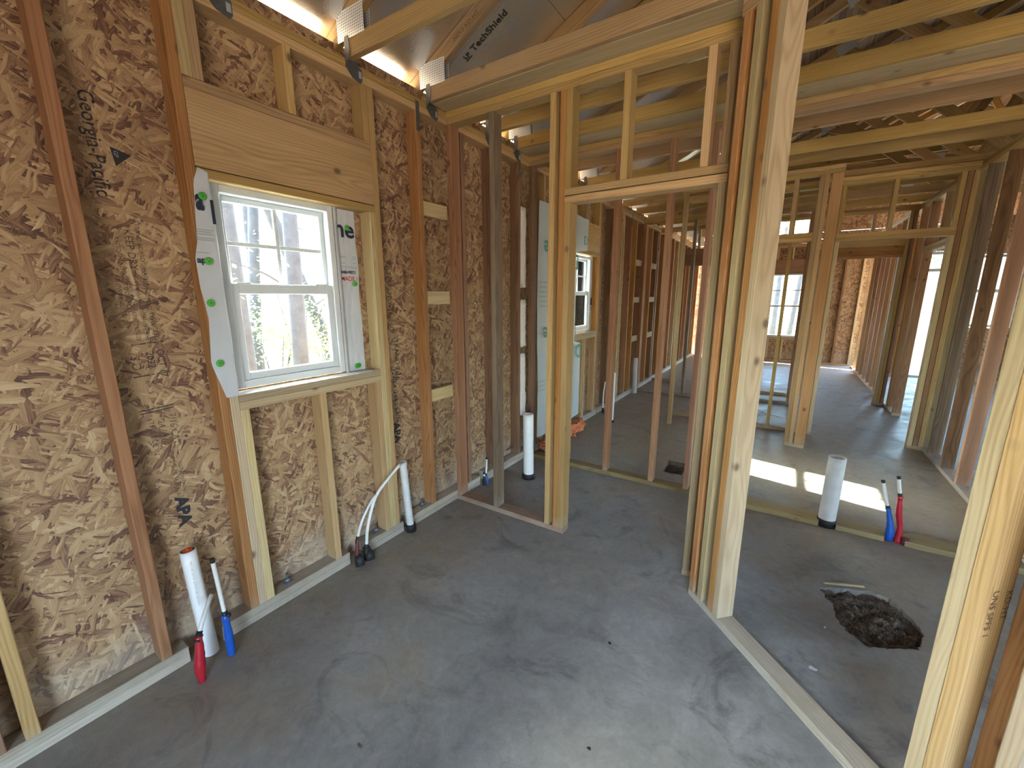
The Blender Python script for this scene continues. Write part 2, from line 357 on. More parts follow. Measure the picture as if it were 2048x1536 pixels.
# ------------------------------------------------------------------ floor with a square access pit and a small drain pit
PIT = [(2.355, .301), (2.47, .36), (2.594, .414), (2.66, .40), (2.72, .29), (2.752, .174), (2.735, .09), (2.706, .037), (2.60, -.03), (2.525, -.067), (2.444, -.002), (2.41, .08), (2.409, .165), (2.375, .23)]
DRAIN = [(1.224, 1.43), (1.224, 1.741), (1.40, 1.741), (1.41, 1.43)]
def jag(poly, n, amp):
    out = []
    for i, a in enumerate(poly):
        b = poly[(i + 1) % len(poly)]
        for k in range(n):
            t = k / n; out.append((a[0] + (b[0] - a[0]) * t + random.uniform(-amp, amp), a[1] + (b[1] - a[1]) * t + random.uniform(-amp, amp)))
    return out
PITJ = jag(PIT, 7, .006); DRJ = jag(DRAIN, 8, .005)
def floor_mesh():
    bm = bmesh.new(); edges = []
    loops = [[(-.10, -4.7), (9.1, -4.7), (9.1, 9.95), (-.10, 9.95)], PITJ, DRJ]
    for lp in loops:
        vs = [bm.verts.new((x, y, 0)) for x, y in lp]
        for i in range(len(vs)): edges.append(bm.edges.new((vs[i], vs[(i + 1) % len(vs)])))
    bmesh.ops.triangle_fill(bm, use_beauty=True, use_dissolve=False, edges=edges)
    for f in bm.faces:
        if f.normal.z < 0: f.normal_flip()
    for lp in (PITJ, DRJ):     # broken concrete edge going down
        vs = [bm.verts.new((x, y, 0)) for x, y in lp]; vb = [bm.verts.new((x, y, -.12)) for x, y in lp]
        for i in range(len(vs)): bm.faces.new((vs[i], vs[(i + 1) % len(vs)], vb[(i + 1) % len(vs)], vb[i]))
    ov = [(-.10, -4.7), (9.1, -4.7), (9.1, 9.95), (-.10, 9.95)]
    vs = [bm.verts.new((x, y, 0)) for x, y in ov]; vb = [bm.verts.new((x, y, -.25)) for x, y in ov]
    for i in range(4): bm.faces.new((vs[i], vb[i], vb[(i + 1) % 4], vs[(i + 1) % 4]))
    m = bpy.data.meshes.new('floor'); bm.to_mesh(m); bm.free(); return m
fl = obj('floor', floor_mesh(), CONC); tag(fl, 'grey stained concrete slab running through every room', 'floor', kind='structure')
def dirt(name, poly, depth, label, seed, amp):
    xs = [p[0] for p in poly]; ys = [p[1] for p in poly]; cx, cy = sum(xs) / len(xs), sum(ys) / len(ys)
    n = len(poly); v = []; f = []; R_ = 30
    for r in range(R_ + 1):
        t = 1 - r / (R_ + .5)
        for x, y in poly:
            px, py = cx + (x - cx) * t * 1.02, cy + (y - cy) * t * 1.02
            v.append((px, py, -depth + amp * (noise.noise(Vector((px * 22, py * 22, seed))) + .5 * noise.noise(Vector((px * 60, py * 60, seed))) + .35 * noise.noise(Vector((px * 150, py * 150, seed)))) + (.015 if r == 0 else 0)))
    for r in range(R_):
        for i in range(n): a, b = r * n + i, r * n + (i + 1) % n; f.append((a, b, b + n, a + n))
    f.append(tuple(range(R_ * n, R_ * n + n)))
    o = obj(name, mesh_from(name, v, f), DIRT); tag(o, label, 'dirt', kind='stuff'); return o
dirt('pit_dirt', PITJ, .028, 'dark dirt and rubble filling the large pit broken in the slab', 3.1, .024)
dirt('drain_dirt', DRJ, .06, 'dark dirt in the small square pit behind the framed doorway', 8.4, .02)

# ground outdoors
gm = mesh_from('ground', [(-70, -60, -.25), (80, -60, -.25), (80, 80, -.25), (-70, 80, -.25)], [(0, 1, 2, 3)])
tag(obj('ground', gm, GROUND), 'sandy leaf covered ground outside the house', 'ground', kind='structure')

# ------------------------------------------------------------------ wall_left : exterior wall, face at x = 0, u = +y
WL = wall('wall_left', 'long exterior stud wall sheathed in strand board with two windows', (0, 0, 0), 90)
B2 = 2 * T
for a, b in ((-4.6, -1.801), (-1.669, -.985), (-.862, -.56), (-.488, .30), (.395, 2.9), (2.95, 9.8)):
    board(WL, 'bottom_plate', a, b, 0, D, 0, T - .0005, WASH); board(WL, 'bottom_plate', a, b, 0, D, T, B2, WASH)
top_plates(WL, -4.6, 9.8)
LS = lambda u, m, z1=ZP, z0=B2: stud(WL, u, m, z0, z1)
for u, m in ((-4.56, FIR), (-4.1, FIR), (-3.69, FIR), (-3.28, PINE), (-2.88, FIR), (-2.475, BROWN), (-2.352, BROWN), (-2.273, PINE), (-1.893, FIR), (-1.538, FIR), (-.627, PINE), (-.273, FIR), (.15, BROWN), (.502, BROWN), (.906, BROWN), (1.36, PINE), (1.74, PINE)): LS(u, m)
# window 1 framing
WZ0, WZ1 = 1.1466, 2.05
RL, RR = -1.462, -.666
LS(-1.5, PALE, 2.05); LS(-.665, PALE, 2.05)
board(WL, 'header_plate', -1.5, -.628, 0, D, 2.05, 2.05 + T - .001, PINE)
board(WL, 'header', -1.5, -.628, 0, T, 2.091, 2.376, PINE); board(WL, 'header', -1.5, -.628, T + .0127, D, 2.091, 2.376, PINE)
board(WL, 'header_plate', -1.5, -.628, 0, D, 2.377, 2.377 + T, PINE)
board(WL, 'sill_plate', RL, RR, 0, D, WZ0 - B2, WZ0 - T - .0007, PALE); board(WL, 'sill_plate', RL, RR, 0, D, WZ0 - T, WZ0, PALE)
for u, m in ((RL, PALE), (-1.072, PINE), (RR - T, PINE)): board(WL, 'cripple_stud', u, u + T, 0, D, B2, WZ0 - B2, m)
for u, m in ((-1.5, PALE), (-1.462, PINE), (-1.085, PINE), (-.668, PINE)): board(WL, 'cripple_stud', u, u + T - .0005, 0, D, 2.4152, ZP, m)
for z in (2.096, 1.527, .846): board(WL, 'blocking', -.235, -.012, 0, T, z, z + D, PALE)
# window 2 framing
board(WL, 'header', 2.05, 2.80, 0, T, 2.10, 2.385, PINE); board(WL, 'header_plate', 2.05, 2.80, 0, D, 2.062, 2.0995, PINE); board(WL, 'header_plate', 2.05, 2.80, 0, D, 2.386, 2.424, PINE)
board(WL, 'sill_plate', 2.05, 2.80, 0, D, WZ0 - B2, WZ0 - T, PALE); board(WL, 'sill_plate', 2.05, 2.80, 0, D, WZ0 - T, WZ0, PALE)
for u, m in ((2.05, PINE), (2.36, PINE), (2.42, PALE), (2.762, PINE)):
    board(WL, 'cripple_stud', u, u + T, 0, D, B2, WZ0 - B2, m); board(WL, 'cripple_stud', u, u + T, 0, D, 2.424, ZP, m)
for u, m in ((2.01, PINE), (2.80, FIR), (2.845, BROWN), (3.22, BROWN), (3.6, PINE), (3.68, PALE), (4.02, FIR), (4.27, FIR), (4.60, FIR), (4.87, BROWN), (5.16, FIR), (5.50, BROWN), (5.62, PALE), (5.98, FIR), (6.40, FIR), (6.80, FIR), (7.22, PALE), (7.62, FIR), (8.03, FIR), (8.43, FIR), (8.84, PALE), (9.25, FIR), (9.62, FIR)): LS(u, m)
for a, b in ((4.31, 4.60), (5.20, 5.50)):
    for z in (2.05, 1.48, .86): board(WL, 'blocking', a + .003, b - .003, 0, T, z, z + D, PALE)
# strand board sheathing, sheet by sheet
OT = 2.872
def sheet(u0, u1, z0, z1):
    m = extrude_poly('osb_panel', [(0, 0), (u1 - u0, 0), (u1 - u0, z1 - z0), (0, z1 - z0)], .0119, 'y')
    o = obj('osb_panel', m, OSB, WL); o.location = (u0, D + .0005, z0); return o
SH = {}
for a, b in ((-4.6, -3.66), (-3.66, -2.46), (-2.46, -1.446), (-.846, .36), (.36, 1.2), (1.2, 2.098), (2.702, 3.92), (3.92, 5.14), (5.14, 6.36), (6.36, 7.58), (7.58, 8.8), (8.8, 9.8)): SH[a] = sheet(a, b - .0004, 0, OT)
for a, b in ((-1.446, -.846), (2.098, 2.702)):
    sheet(a, b - .0004, 0, 1.150); sheet(a, b - .0004, 2.068, OT)
# anchor bolts standing out of the bottom plate
for u in (-1.33, -.745, -.33, .72, 3.4):
    b = obj('anchor_bolt', tube_mesh('anchor_bolt', [(u, .055, B2), (u, .055, B2 + .05)], .0065, 8), DARKGALV, WL)
    board(b, 'washer', u - .026, u + .026, .03, .08, B2, B2 + .005, GALV, .001)
    obj('nut', tube_mesh('nut', [(u, .055, B2 + .005), (u, .055, B2 + .019)], .013, 6), GALV, b)
# stud-to-plate straps
def strap(u, z0=2.585, z1=2.752):
    s = board(WL, 'steel_strap', u + .002, u + .032, -.0025, -.0004, z0, z1, DARKGALV, .0005)
    for k in range(4):
        z = z0 + .02 + k * (z1 - z0 - .04) / 3; obj('strap_nail', tube_mesh('strap_nail', [(u + .017, -.0026, z), (u + .017, -.0052, z)], .004, 7), NAIL, s)
for u in (-.273, .906, 4.02): strap(u)
# printing on the strand board
xo = -.0882
def down(s, size, y, z, mat=FADED, sh=-2.46, xs=1.0, bold=0): return text(s, size, SH[sh], (xo, y, z), (0, 0, -1), (0, 1, 0), mat, xs=xs, bold=bold)
bpy.context.view_layer.update()
down('Georgia-Pacific', .062, -1.79, 2.285, WINK, xs=.93, bold=.0008)
o = obj('printed_triangle', mesh_from('printed_triangle', [(xo, -1.73, 2.115), (xo, -1.672, 2.097), (xo, -1.722, 2.05)], [(0, 2, 1)]), INK, SH[-2.46]); o.matrix_parent_inverse = SH[-2.46].matrix_world.inverted()
text('GP', .018, SH[-2.46], (xo + .0006, -1.722, 2.104), (0, 0, -1), (0, 1, 0), GREYINK)
down('STRAND BOARD SHEATHING', .020, -1.70, 1.865); down('KEEP DRY', .034, -1.735, 1.83); down('RATED SHEATHING  EXPOSURE 1', .018, -1.765, 1.80)
down('DO NOT EXPOSE TO WEATHER', .021, -1.705, 1.69); down('LONG DIMENSION ACROSS SUPPORTS', .016, -1.73, 1.69); down('SPACE 1/8 INCH AT ALL EDGES', .018, -1.755, 1.66); down('ALLOW PANELS TO DRY', .018, -1.785, 1.66)
down('INSPECTED', .022, -1.70, 1.52); down('MILL 490  PRP-108', .018, -1.725, 1.52)
down('OCT 17', .034, -1.70, 1.372, INK); down('2022', .034, -1.735, 1.365, INK); down('S D', .04, -1.785, 1.352)
down('7/16 CAT', .036, -1.70, 1.10, FADED, xs=.95); down('24 / 16', .034, -1.738, 1.08); down('THIS SIDE IN', .026, -1.768, 1.08)
down('SIZED FOR SPACING', .016, -1.695, .885); down('PS 2-18 16/NDA', .026, -1.722, .91, BRINK)
down('APA', .062, -1.727, .725, INK, xs=1.15, bold=.0035)
for z, y0, y1 in ((1.392, -1.778, -1.672), (1.265, -1.787, -1.669), (1.126, -1.789, -1.676), (1.114, -1.789, -1.676)):
    q = mesh_from('printed_rule', [(xo, y0, z), (xo, y1, z + .008), (xo, y1, z + .013), (xo, y0, z + .005)], [(0, 1, 2, 3)]); r = obj('printed_rule', q, FADED, SH[-2.46]); r.matrix_parent_inverse = SH[-2.46].matrix_world.inverted()
down('RATED SHEATHING', .05, -.50, 1.80, FADED, -.846); down('STRAND 7/16', .05, -.47, 1.33, INK, -.846); down('1220 x 2440 24/16', .05, -.50, 1.12, INK, -.846); down('APA', .075, -.515, .745, INK, -.846, bold=.003)

# ------------------------------------------------------------------ trusses and roof
HB = 2.885                                # underside of the top chord at x = 0
SL = .5; TH = .0889 / math.cos(math.atan(SL)); XR = 4.5
DK = HB + TH                              # deck underside at x = 0
ORD = ['first', 'second', 'third', 'fourth', 'fifth', 'sixth', 'seventh', 'eighth', 'ninth', 'tenth', 'eleventh', 'twelfth', 'thirteenth', 'fourteenth', 'fifteenth', 'sixteenth', 'seventeenth', 'eighteenth', 'nineteenth', 'twentieth', 'twenty-first', 'twenty-second', 'twenty-third']
def slant(name, p0, p1, mat, parent, w=.0889, th=T):
    """a plank in the truss plane between two points (x,z); w is its width in that plane"""
    a, b = Vector((p0[0], 0, p0[1])), Vector((p1[0], 0, p1[1])); X = (b - a); L = X.length; X.normalize(); Y = Vector((0, 1, 0)); Z = X.cross(Y)
    o = obj(name, prism(L, th, w), mat, parent); c = (a + b) / 2
    o.matrix_local = Matrix(((X.x, Y.x, Z.x, c.x), (X.y, Y.y, Z.y, c.y), (X.z, Y.z, Z.z, c.z), (0, 0, 0, 1))); return o
def gusset(parent, x0, x1, z0, z1, rot=0):
    for s in (-1, 1):
        o = obj('gusset_plate', prism(x1 - x0, .0014, z1 - z0, .0003), PLATE, parent); o.location = ((x0 + x1) / 2, s * (T / 2 + .0008), (z0 + z1) / 2); o.rotation_euler = (0, rot, 0)
def truss(y, label, text_mark=False):
    r = empty('roof_truss', (0, y, 0)); tag(r, label, 'roof truss', 'trusses carrying the roof')
    m = random.choice((TRUSS, TRUSS, PINE)); ca = math.cos(math.atan(SL)); mid = .04445
    vault = .72 if y > 5.7 else 0.0; xa = .012 if not vault else 1.22      # the back rooms have a raised ceiling
    board(r, 'bottom_chord', xa, 4.7, -T / 2, T / 2, ZT + .0004 + vault, ZT + D + vault, m); board(r, 'bottom_chord', 4.7004, 9.0 - xa, -T / 2, T / 2, ZT + .0004 + vault, ZT + D + vault, TRUSS)
    dz = TH / 2
    x0 = -.42
    for sx in (1, -1):
        f = lambda x: x if sx == 1 else 9.0 - x
        slant('top_chord', (f(x0), HB + SL * x0 + dz), (f(XR - .001), HB + SL * XR + dz), TRUSS, r)
        slant('web', (f(3.58), ZT + D + vault), (f(2.25), HB + SL * 2.25), TRUSS, r, .0889)
        slant('web', (f(3.66), ZT + D + vault), (f(XR - .06), HB + SL * XR - .02), TRUSS, r, .0889)
        gusset(r, min(f(-.05), f(.155)), max(f(-.05), f(.155)), 2.852, 2.985)
        for gx, gz in ((3.62, ZT + .06 + vault), (2.25, HB + SL * 2.25 + .02)): gusset(r, f(gx) - .08, f(gx) + .08, gz - .05, gz + .05, 0 if gx > 3 else sx * -.46)
    gusset(r, XR - .12, XR + .12, HB + SL * XR - .08, HB + SL * XR + .08)
    gusset(r, 4.6, 4.8, ZT + .01 + vault, ZT + .08 + vault)
    return r
TY = [-4.4, -3.8, -3.19, -2.58, -1.97, -1.36, -.73, -.15, .47, .86, 1.69, 2.28, 2.66, 3.55, 4.16, 4.77, 5.38, 5.99, 6.60, 7.21, 7.82, 8.43, 9.04]
VIS = {-.73: 'roof truss whose bottom chord bears on the wall above the window', -.15: 'knotty roof truss just in front of the doorway wall top plates', .47: 'roof truss in the middle between the doorway wall and the wall behind it', .86: 'roof truss just in front of the wall behind the doorway', -1.36: 'roof truss whose tie hangs at the top edge left of the window'}
TR = {}
for i, y in enumerate(TY): TR[y] = truss(y, VIS.get(y, ORD[i] + ' roof truss of the row, counting from behind the camera'))
# stamps on one top chord
t0 = TR[-.15]; bpy.context.view_layer.update(); sv = Vector((1, 0, .5)).normalized(); nv = Vector((-.5, 0, 1)).normalized()
for k, (s, xx) in enumerate((('NO-1 KD-HT', .24), ('2022', .50), ('TOOL', .66))): text(s, .035, t0, (xx, -.15 - T / 2 - .0006, HB + .028 + SL * xx), sv, nv, BRINK)
# hurricane ties, bent from the plate face up onto the truss
def tie(y, label):
    v = [(.0006, y - .006 + T / 2, 2.700), (.0006, y + .062, 2.688), (.0006, y + .075, 2.705), (.0006, y + .075, 2.755), (.0006, y + .030, 2.785), (.0006, y - T / 2 - .004, 2.79), (.0006, y - T / 2 - .004, 2.735)]
    bm = bmesh.new()
    def slab(vs, dv):
        a = [bm.verts.new(p) for p in vs]; b = [bm.verts.new(Vector(p) + Vector(dv)) for p in vs]; n = len(a)
        bm.faces.new(a); bm.faces.new(b[::-1])
        for i in range(n): bm.faces.new((a[i], b[i], b[(i + 1) % n], a[(i + 1) % n]))
    slab(v, (.0018, 0, 0))
    yy = y - T / 2 - .0052
    slab([(.0006, yy, 2.735), (.036, yy, 2.775), (.040, yy, 2.80), (.034, yy, 2.868), (.006, yy, 2.868), (.0006, yy, 2.85)], (0, .0016, 0))
    bmesh.ops.recalc_face_normals(bm, faces=bm.faces); me = bpy.data.meshes.new('hurricane_tie'); bm.to_mesh(me); bm.free()
    r = obj('hurricane_tie', me, DARKGALV); tag(r, label, 'hurricane tie', 'steel ties holding the trusses to the left wall')
    st = board(r, 'label_sticker', .0027, .0032, y + .052, y + .07, 2.712, 2.745, plain('sticker_%d' % (y * 100), (.35, .36, .38)), .0001)
    return r
for y, l in ((-1.36, 'dark steel truss tie cut by the top edge of the picture'), (-.73, 'dark steel truss tie on the plate above the right end of the window header'), (-.15, 'dark steel truss tie in the corner by the doorway wall'), (.47, 'dark steel truss tie seen through the doorway wall beside the grey stud'), (.86, 'dark steel truss tie at the wall behind the doorway'), (1.69, 'small dark steel truss tie seen above the doorway header'), (2.28, 'distant dark steel truss tie over the plastic faced insulation')): tie(y, l)
# roof deck
RD = empty('ceiling', (0, 0, 0)); tag(RD, 'roof deck of foil faced panels above the trusses', 'ceiling', kind='structure')
ca = math.atan(SL)
def deckpanel(x0, x1, y0, y1, side):
    L = (x1 - x0) / math.cos(ca); m = prism(L - .003, y1 - y0 - .003, .012, .0006); o = obj('roof_panel', m, FOIL if side == 1 and x0 < 1.7 else SHADEOSB, RD)  # upper and right panels take the darkened board, painting in attic shade
    xc = (x0 + x1) / 2; z = DK + SL * xc + .0065 / math.cos(ca)
    o.location = (xc if side == 1 else 9 - xc, (y0 + y1) / 2, z); o.rotation_euler = (0, -ca if side == 1 else ca, 0); return o
PN = {}
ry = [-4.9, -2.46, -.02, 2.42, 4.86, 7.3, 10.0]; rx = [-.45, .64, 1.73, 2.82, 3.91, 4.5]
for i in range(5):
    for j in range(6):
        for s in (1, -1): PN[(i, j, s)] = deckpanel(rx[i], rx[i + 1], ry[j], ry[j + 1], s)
for s in (1, -1):
    L = 5.0 / math.cos(ca); o = obj('shingles', prism(L, 14.9, .012, .001), SHINGLE, RD); xc = 2.02
    o.location = (xc if s == 1 else 9 - xc, 2.55, DK + SL * xc + .024 / math.cos(ca)); o.rotation_euler = (0, -ca if s == 1 else ca, 0)
bpy.context.view_layer.update()
def decktext(s, size, x, y, mat=INK, bold=0, pan=(0, 2, 1)): text(s, size, PN[pan], (x, y, DK + SL * x - .0012), (1, 0, .5), (0, -1, 0), mat, bold=bold)
decktext('LP', .045, .145, .052, INK, .0015); decktext('TechShield', .066, .205, .058, INK, .001)
decktext('RADIANT BARRIER SHEATHING', .016, .21, .085, GREYINK)
for k in range(5): decktext('INSTALL FOIL SIDE DOWN TOWARD ATTIC SPACE', .011, .24, .105 + .016 * k, GREYINK)
q = mesh_from('printed_rule', [(.14, .062, DK + .07 - .001), (.185, .062, DK + .0925 - .001), (.185, .07, DK + .0925 - .001), (.14, .07, DK + .07 - .001)], [(0, 1, 2, 3)]); obj('printed_rule', q, INK, PN[(0, 2, 1)]).matrix_parent_inverse = PN[(0, 2, 1)].matrix_world.inverted()

# ------------------------------------------------------------------ wall_middle : doorway partition at y = 0
WA = wall('wall_middle', 'stud partition with a framed doorway in the middle of the picture', (0, 0, 0), 0)
board(WA, 'bottom_plate', .001, .928, 0, D, 0, T, BROWN); board(WA, 'bottom_plate', 1.694, 1.79, 0, D, 0, T, PALE)
top_plates(WA, .001, 1.79)
board(WA, 'ceiling_nailer', .01, 1.79, -.128, .02, ZT + .0004, ZT + T, PALE)
for u, m, a, b in ((.001, FIR, T, ZP), (.354, GREY, T, ZP), (.786, PINE, T, ZP), (.851, FIR, T, ZP), (.8895, PINE, T, 2.104), (1.695, PALE, T, 2.104), (1.7335, BROWN, T, ZP)): stud(WA, u, m, a, b)
for z in (2.1045, 2.1475): board(WA, 'door_header', .8895, 1.733, 0, D, z, z + T, PINE)
for u, m in ((.8895, PINE), (1.212, PINE), (1.606, PINE), (1.6945, PINE)): board(WA, 'cripple_stud', u, u + T, 0, D, 2.1857, ZP, m)
# ------------------------------------------------------------------ wall_angled : 45 degree wall on the right
WB = wall('wall_angled', 'angled stud wall on the right with an open doorway and a bare bottom plate', (1.608, 0, 0), -45)
board(WB, 'bottom_plate', .212, 2.0, 0, D, 0, T, WASH); top_plates(WB, .20, 2.0)
for u, m in ((.212, FIR), (.278, PALE), (.360, FIR), (.3985, PALE), (1.226, PALE), (1.2645, PINE), (1.389, PALE), (1.79, PINE)): stud(WB, u, m)
stud(WB, 1.313, ORANGE, z0=0, d0=D + .0006)
bpy.context.view_layer.update()
text('UNS SPFS 1', .028, WB, (2.529 + .014, -.921 + .012, .86), (0, 0, -1), (.707, .707, 0), BRINK); text('KD-HT', .028, WB, (2.529 + .047, -.921 + .045, .855), (0, 0, -1), (.707, .707, 0), BRINK)
# ------------------------------------------------------------------ wall_bath : partition behind the doorway, y = 1.075
WC = wall('wall_bath', 'open stud partition directly behind the doorway', (0, 1.075, 0), 0)
board(WC, 'bottom_plate', .001, 1.53, 0, D, 0, T, TREAT); top_plates(WC, .001, 3.37)
board(WC, 'ceiling_nailer', .01, 3.36, -.19, .03, ZT + .0004, ZT + T, PALE)
for u, m in ((.001, BROWN), (.397, PINE), (.794, FIR), (1.20, ORANGE), (1.482, ORANGE)): stud(WC, u, m)
# ------------------------------------------------------------------ wall_plumbing : bare 2x6 bottom plate with pipes
WF = wall('wall_plumbing', 'bare wide bottom plate on the slab notched around a white pipe and two tubes', (0, 1.065, 0), 0)
for a, b in ((1.62, 2.385), (2.482, 2.735), (2.835, 3.366)): board(WF, 'bottom_plate', a, b, 0, .14, 0, T, TREAT)
# ------------------------------------------------------------------ wall_hall_front : post and lintel at y = 2.83
W1 = wall('wall_hall_front', 'stud partition ending in a thick post beyond the sunlit floor', (0, 2.83, 0), 0)
top_plates(W1, .9, 2.345); board(W1, 'bottom_plate', 2.162, 2.342, 0, D, 0, T, PALE)
for u, m in ((2.163, PINE), (2.2015, PINE), (1.2, PINE), (.95, PINE)): stud(W1, u, m)
board(W1, 'stud', 2.2535, 2.3424, 0, T, T, ZP, ORANGE)
for z in (2.105, 2.1437): board(W1, 'door_header', 1.24, 2.162, 0, D, z, z + T, PINE)
board(W1, 'cripple_stud', 1.962, 2.0, 0, D, 2.182, ZP, PINE); board(W1, 'cripple_stud', 1.55, 1.588, 0, D, 2.182, ZP, PINE)
# ------------------------------------------------------------------ wall_hall : partition with opening at y = 3.42
WH = wall('wall_hall', 'stud partition with a wide framed opening beside the thick post', (0, 3.42, 0), 0)
board(WH, 'bottom_plate', .9, 2.42, 0, D, 0, T, PINE); board(WH, 'bottom_plate', 3.249, 3.369, 0, D, 0, T, PINE); top_plates(WH, .9, 3.369)
for u, m, b in ((1.971, PINE, ZP), (2.343, BROWN, ZP), (2.382, PALE, 2.137), (3.249, PALE, 2.137), (3.29, BROWN, ZP), (3.3305, PINE, ZP), (1.5, PINE, ZP), (1.1, PINE, ZP)): stud(WH, u, m, z1=b)
for z in (2.1375, 2.1765): board(WH, 'door_header', 2.382, 3.2885, 0, D, z, z + T, PINE)
for u in (2.382, 2.786, 3.249): board(WH, 'cripple_stud', u, u + T, 0, D, 2.215, ZP, PINE)
# ------------------------------------------------------------------ wall_right : hallway wall, face x = 3.37, u = -y
WR = wall('wall_right', 'long hallway stud wall on the right running toward the bright doorway', (3.371, 0, 0), -90)
board(WR, 'bottom_plate', -3.51, -1.2, 0, D, 0, T, WASH); board(WR, 'bottom_plate', -9.6, -4.98, 0, D, 0, T, PALE); top_plates(WR, -9.6, -1.0)
for y, m in ((1.22, PINE), (1.6, FIR), (2.0, PINE), (2.40, ORANGE), (2.81, BROWN), (3.22, GREY), (3.46, PALE), (4.98, ORANGE), (5.40, ORANGE), (6.55, ORANGE), (6.98, ORANGE), (7.4, ORANGE), (7.85, ORANGE), (8.3, ORANGE), (8.75, ORANGE), (9.2, PALE)): stud(WR, -y - T, m)
for z in (2.10, 2.1385): board(WR, 'door_header', -4.98, -3.5, 0, D, z, z + T, PINE)
for y in (3.9, 4.4): board(WR, 'cripple_stud', -y - T, -y, 0, D, 2.177, ZP, PINE)
# ------------------------------------------------------------------ rooms further back
WJ = wall('wall_closet', 'far stud partition with a tall header seen through the hall opening', (0, 5.55, 0), 0)
board(WJ, 'bottom_plate', .9, 2.3, 0, D, 0, T, PINE); board(WJ, 'bottom_plate', 3.24, 3.369, 0, D, 0, T, PINE); top_plates(WJ, .9, 3.369)
for u, m, b in ((3.242, PALE, 2.1), (3.281, PINE, ZP), (3.325, BROWN, ZP), (2.3, PINE, ZP), (2.339, PALE, 2.1), (1.6, FIR, ZP), (1.2, FIR, ZP)): stud(WJ, u, m, z1=b)
for z, h in ((2.1005, T), (2.14, .11), (2.2505, .09)): board(WJ, 'door_header', 2.339, 3.2805, 0, D, z, z + h - .0008, random.choice((PINE, FIR)))
for u in (2.5, 2.9): board(WJ, 'cripple_stud', u, u + T, 0, D, 2.3405, ZP, PINE)
WK = wall('wall_pantry', 'short far partition ending in a dark reddish stud', (0, 4.9, 0), 0)
board(WK, 'bottom_plate', 1.2, 2.26, 0, D, 0, T, GREY); top_plates(WK, 1.2, 2.26)
for u, m in ((2.17, BROWN), (2.212, BROWN), (1.25, PINE)): stud(WK, u, m)
WE = wall('wall_far_bath', 'low far partition crossing behind the doorway toward the back rooms', (0, 4.64, 0), 0)
board(WE, 'bottom_plate', .001, 1.19, 0, D, 0, T, GREY); top_plates(WE, .001, 1.19)
for u, m in ((.001, FIR), (.74, GREY), (1.14, PINE)): stud(WE, u, m)
WG = wall('wall_far_closet', 'farthest short partition along the left wall', (0, 5.72, 0), 0)
board(WG, 'bottom_plate', .001, .42, 0, D, 0, T, BROWN); top_plates(WG, .001, 1.6)
for u, m in ((.33, BROWN), (.372, PALE)): stud(WG, u, m)
board(WG, 'door_header', .41, 1.6, 0, D, 2.1, 2.385, BROWN); board(WG, 'cripple_stud', .62, .658, 0, D, 2.385, ZP, PALE)
# back wall with a wide window
WBK = wall('wall_back', 'far sheathed end wall with a bright wide window', (0, 9.8, 0), 0)
board(WBK, 'bottom_plate', .001, 3.37, 0, D, 0, T, PINE); top_plates(WBK, .001, 3.37)
for u, m in ((.3, PALE), (.7, FIR), (1.1, FIR), (1.42, FIR), (1.459, PALE), (2.32, FIR), (2.359, PALE), (2.62, FIR), (3.02, BROWN), (3.33, PALE)): stud(WBK, u, m)
for u in (1.7, 2.0): board(WBK, 'cripple_stud', u, u + T, 0, D, T, .54, PALE); board(WBK, 'cripple_stud', u, u + T, 0, D, 2.43, ZP, PALE)
board(WBK, 'header', 1.498, 2.319, 0, D, 2.12, 2.4295, BROWN); board(WBK, 'sill_plate', 1.498, 2.319, 0, D, .5405, .60, PALE)
def bsheet(x0, x1, z0, z1):
    o = obj('osb_panel', extrude_poly('osb_panel', [(0, 0), (x1 - x0, 0), (x1 - x0, z1 - z0), (0, z1 - z0)], .012, 'y'), OSB, WBK); o.location = (x0, D + .0005, z0)
for a in ((-.1, .7, 0, 2.85), (.703, 1.5, 0, 2.85), (2.32, 3.46, 0, 2.85), (1.503, 2.317, 0, .60), (1.503, 2.317, 2.10, 2.85), (-.1, 1.66, 2.853, 3.0), (1.663, 2.25, 2.853, 3.0), (2.253, 9.1, 2.853, 3.0)): bsheet(*a)
# gable above the back wall, open in one place to the sky
def gab(x0, x1, z0, top=True):
    zt = lambda x: HB + TH + SL * (x if x <= XR else 9 - x) - .004
    xs = [x0] + ([XR] if x0 < XR < x1 else []) + [x1]
    poly = [(x0, z0)] + [(x1, z0)] + [(x, zt(x)) for x in reversed(xs)]
    obj('gable_panel', extrude_poly('gable_panel', poly, .012, 'y'), OSB, WBK).location = (0, D + .0005, 0)
gab(.12, 1.66, 3.003); gab(2.253, 8.88, 3.003)
obj('gable_panel', extrude_poly('gable_panel', [(1.663, 3.37), (2.25, 3.37), (2.25, HB + TH + SL * 2.25 - .004), (1.663, HB + TH + SL * 1.663 - .004)], .012, 'y'), OSB, WBK).location = (0, D + .0005, 0)
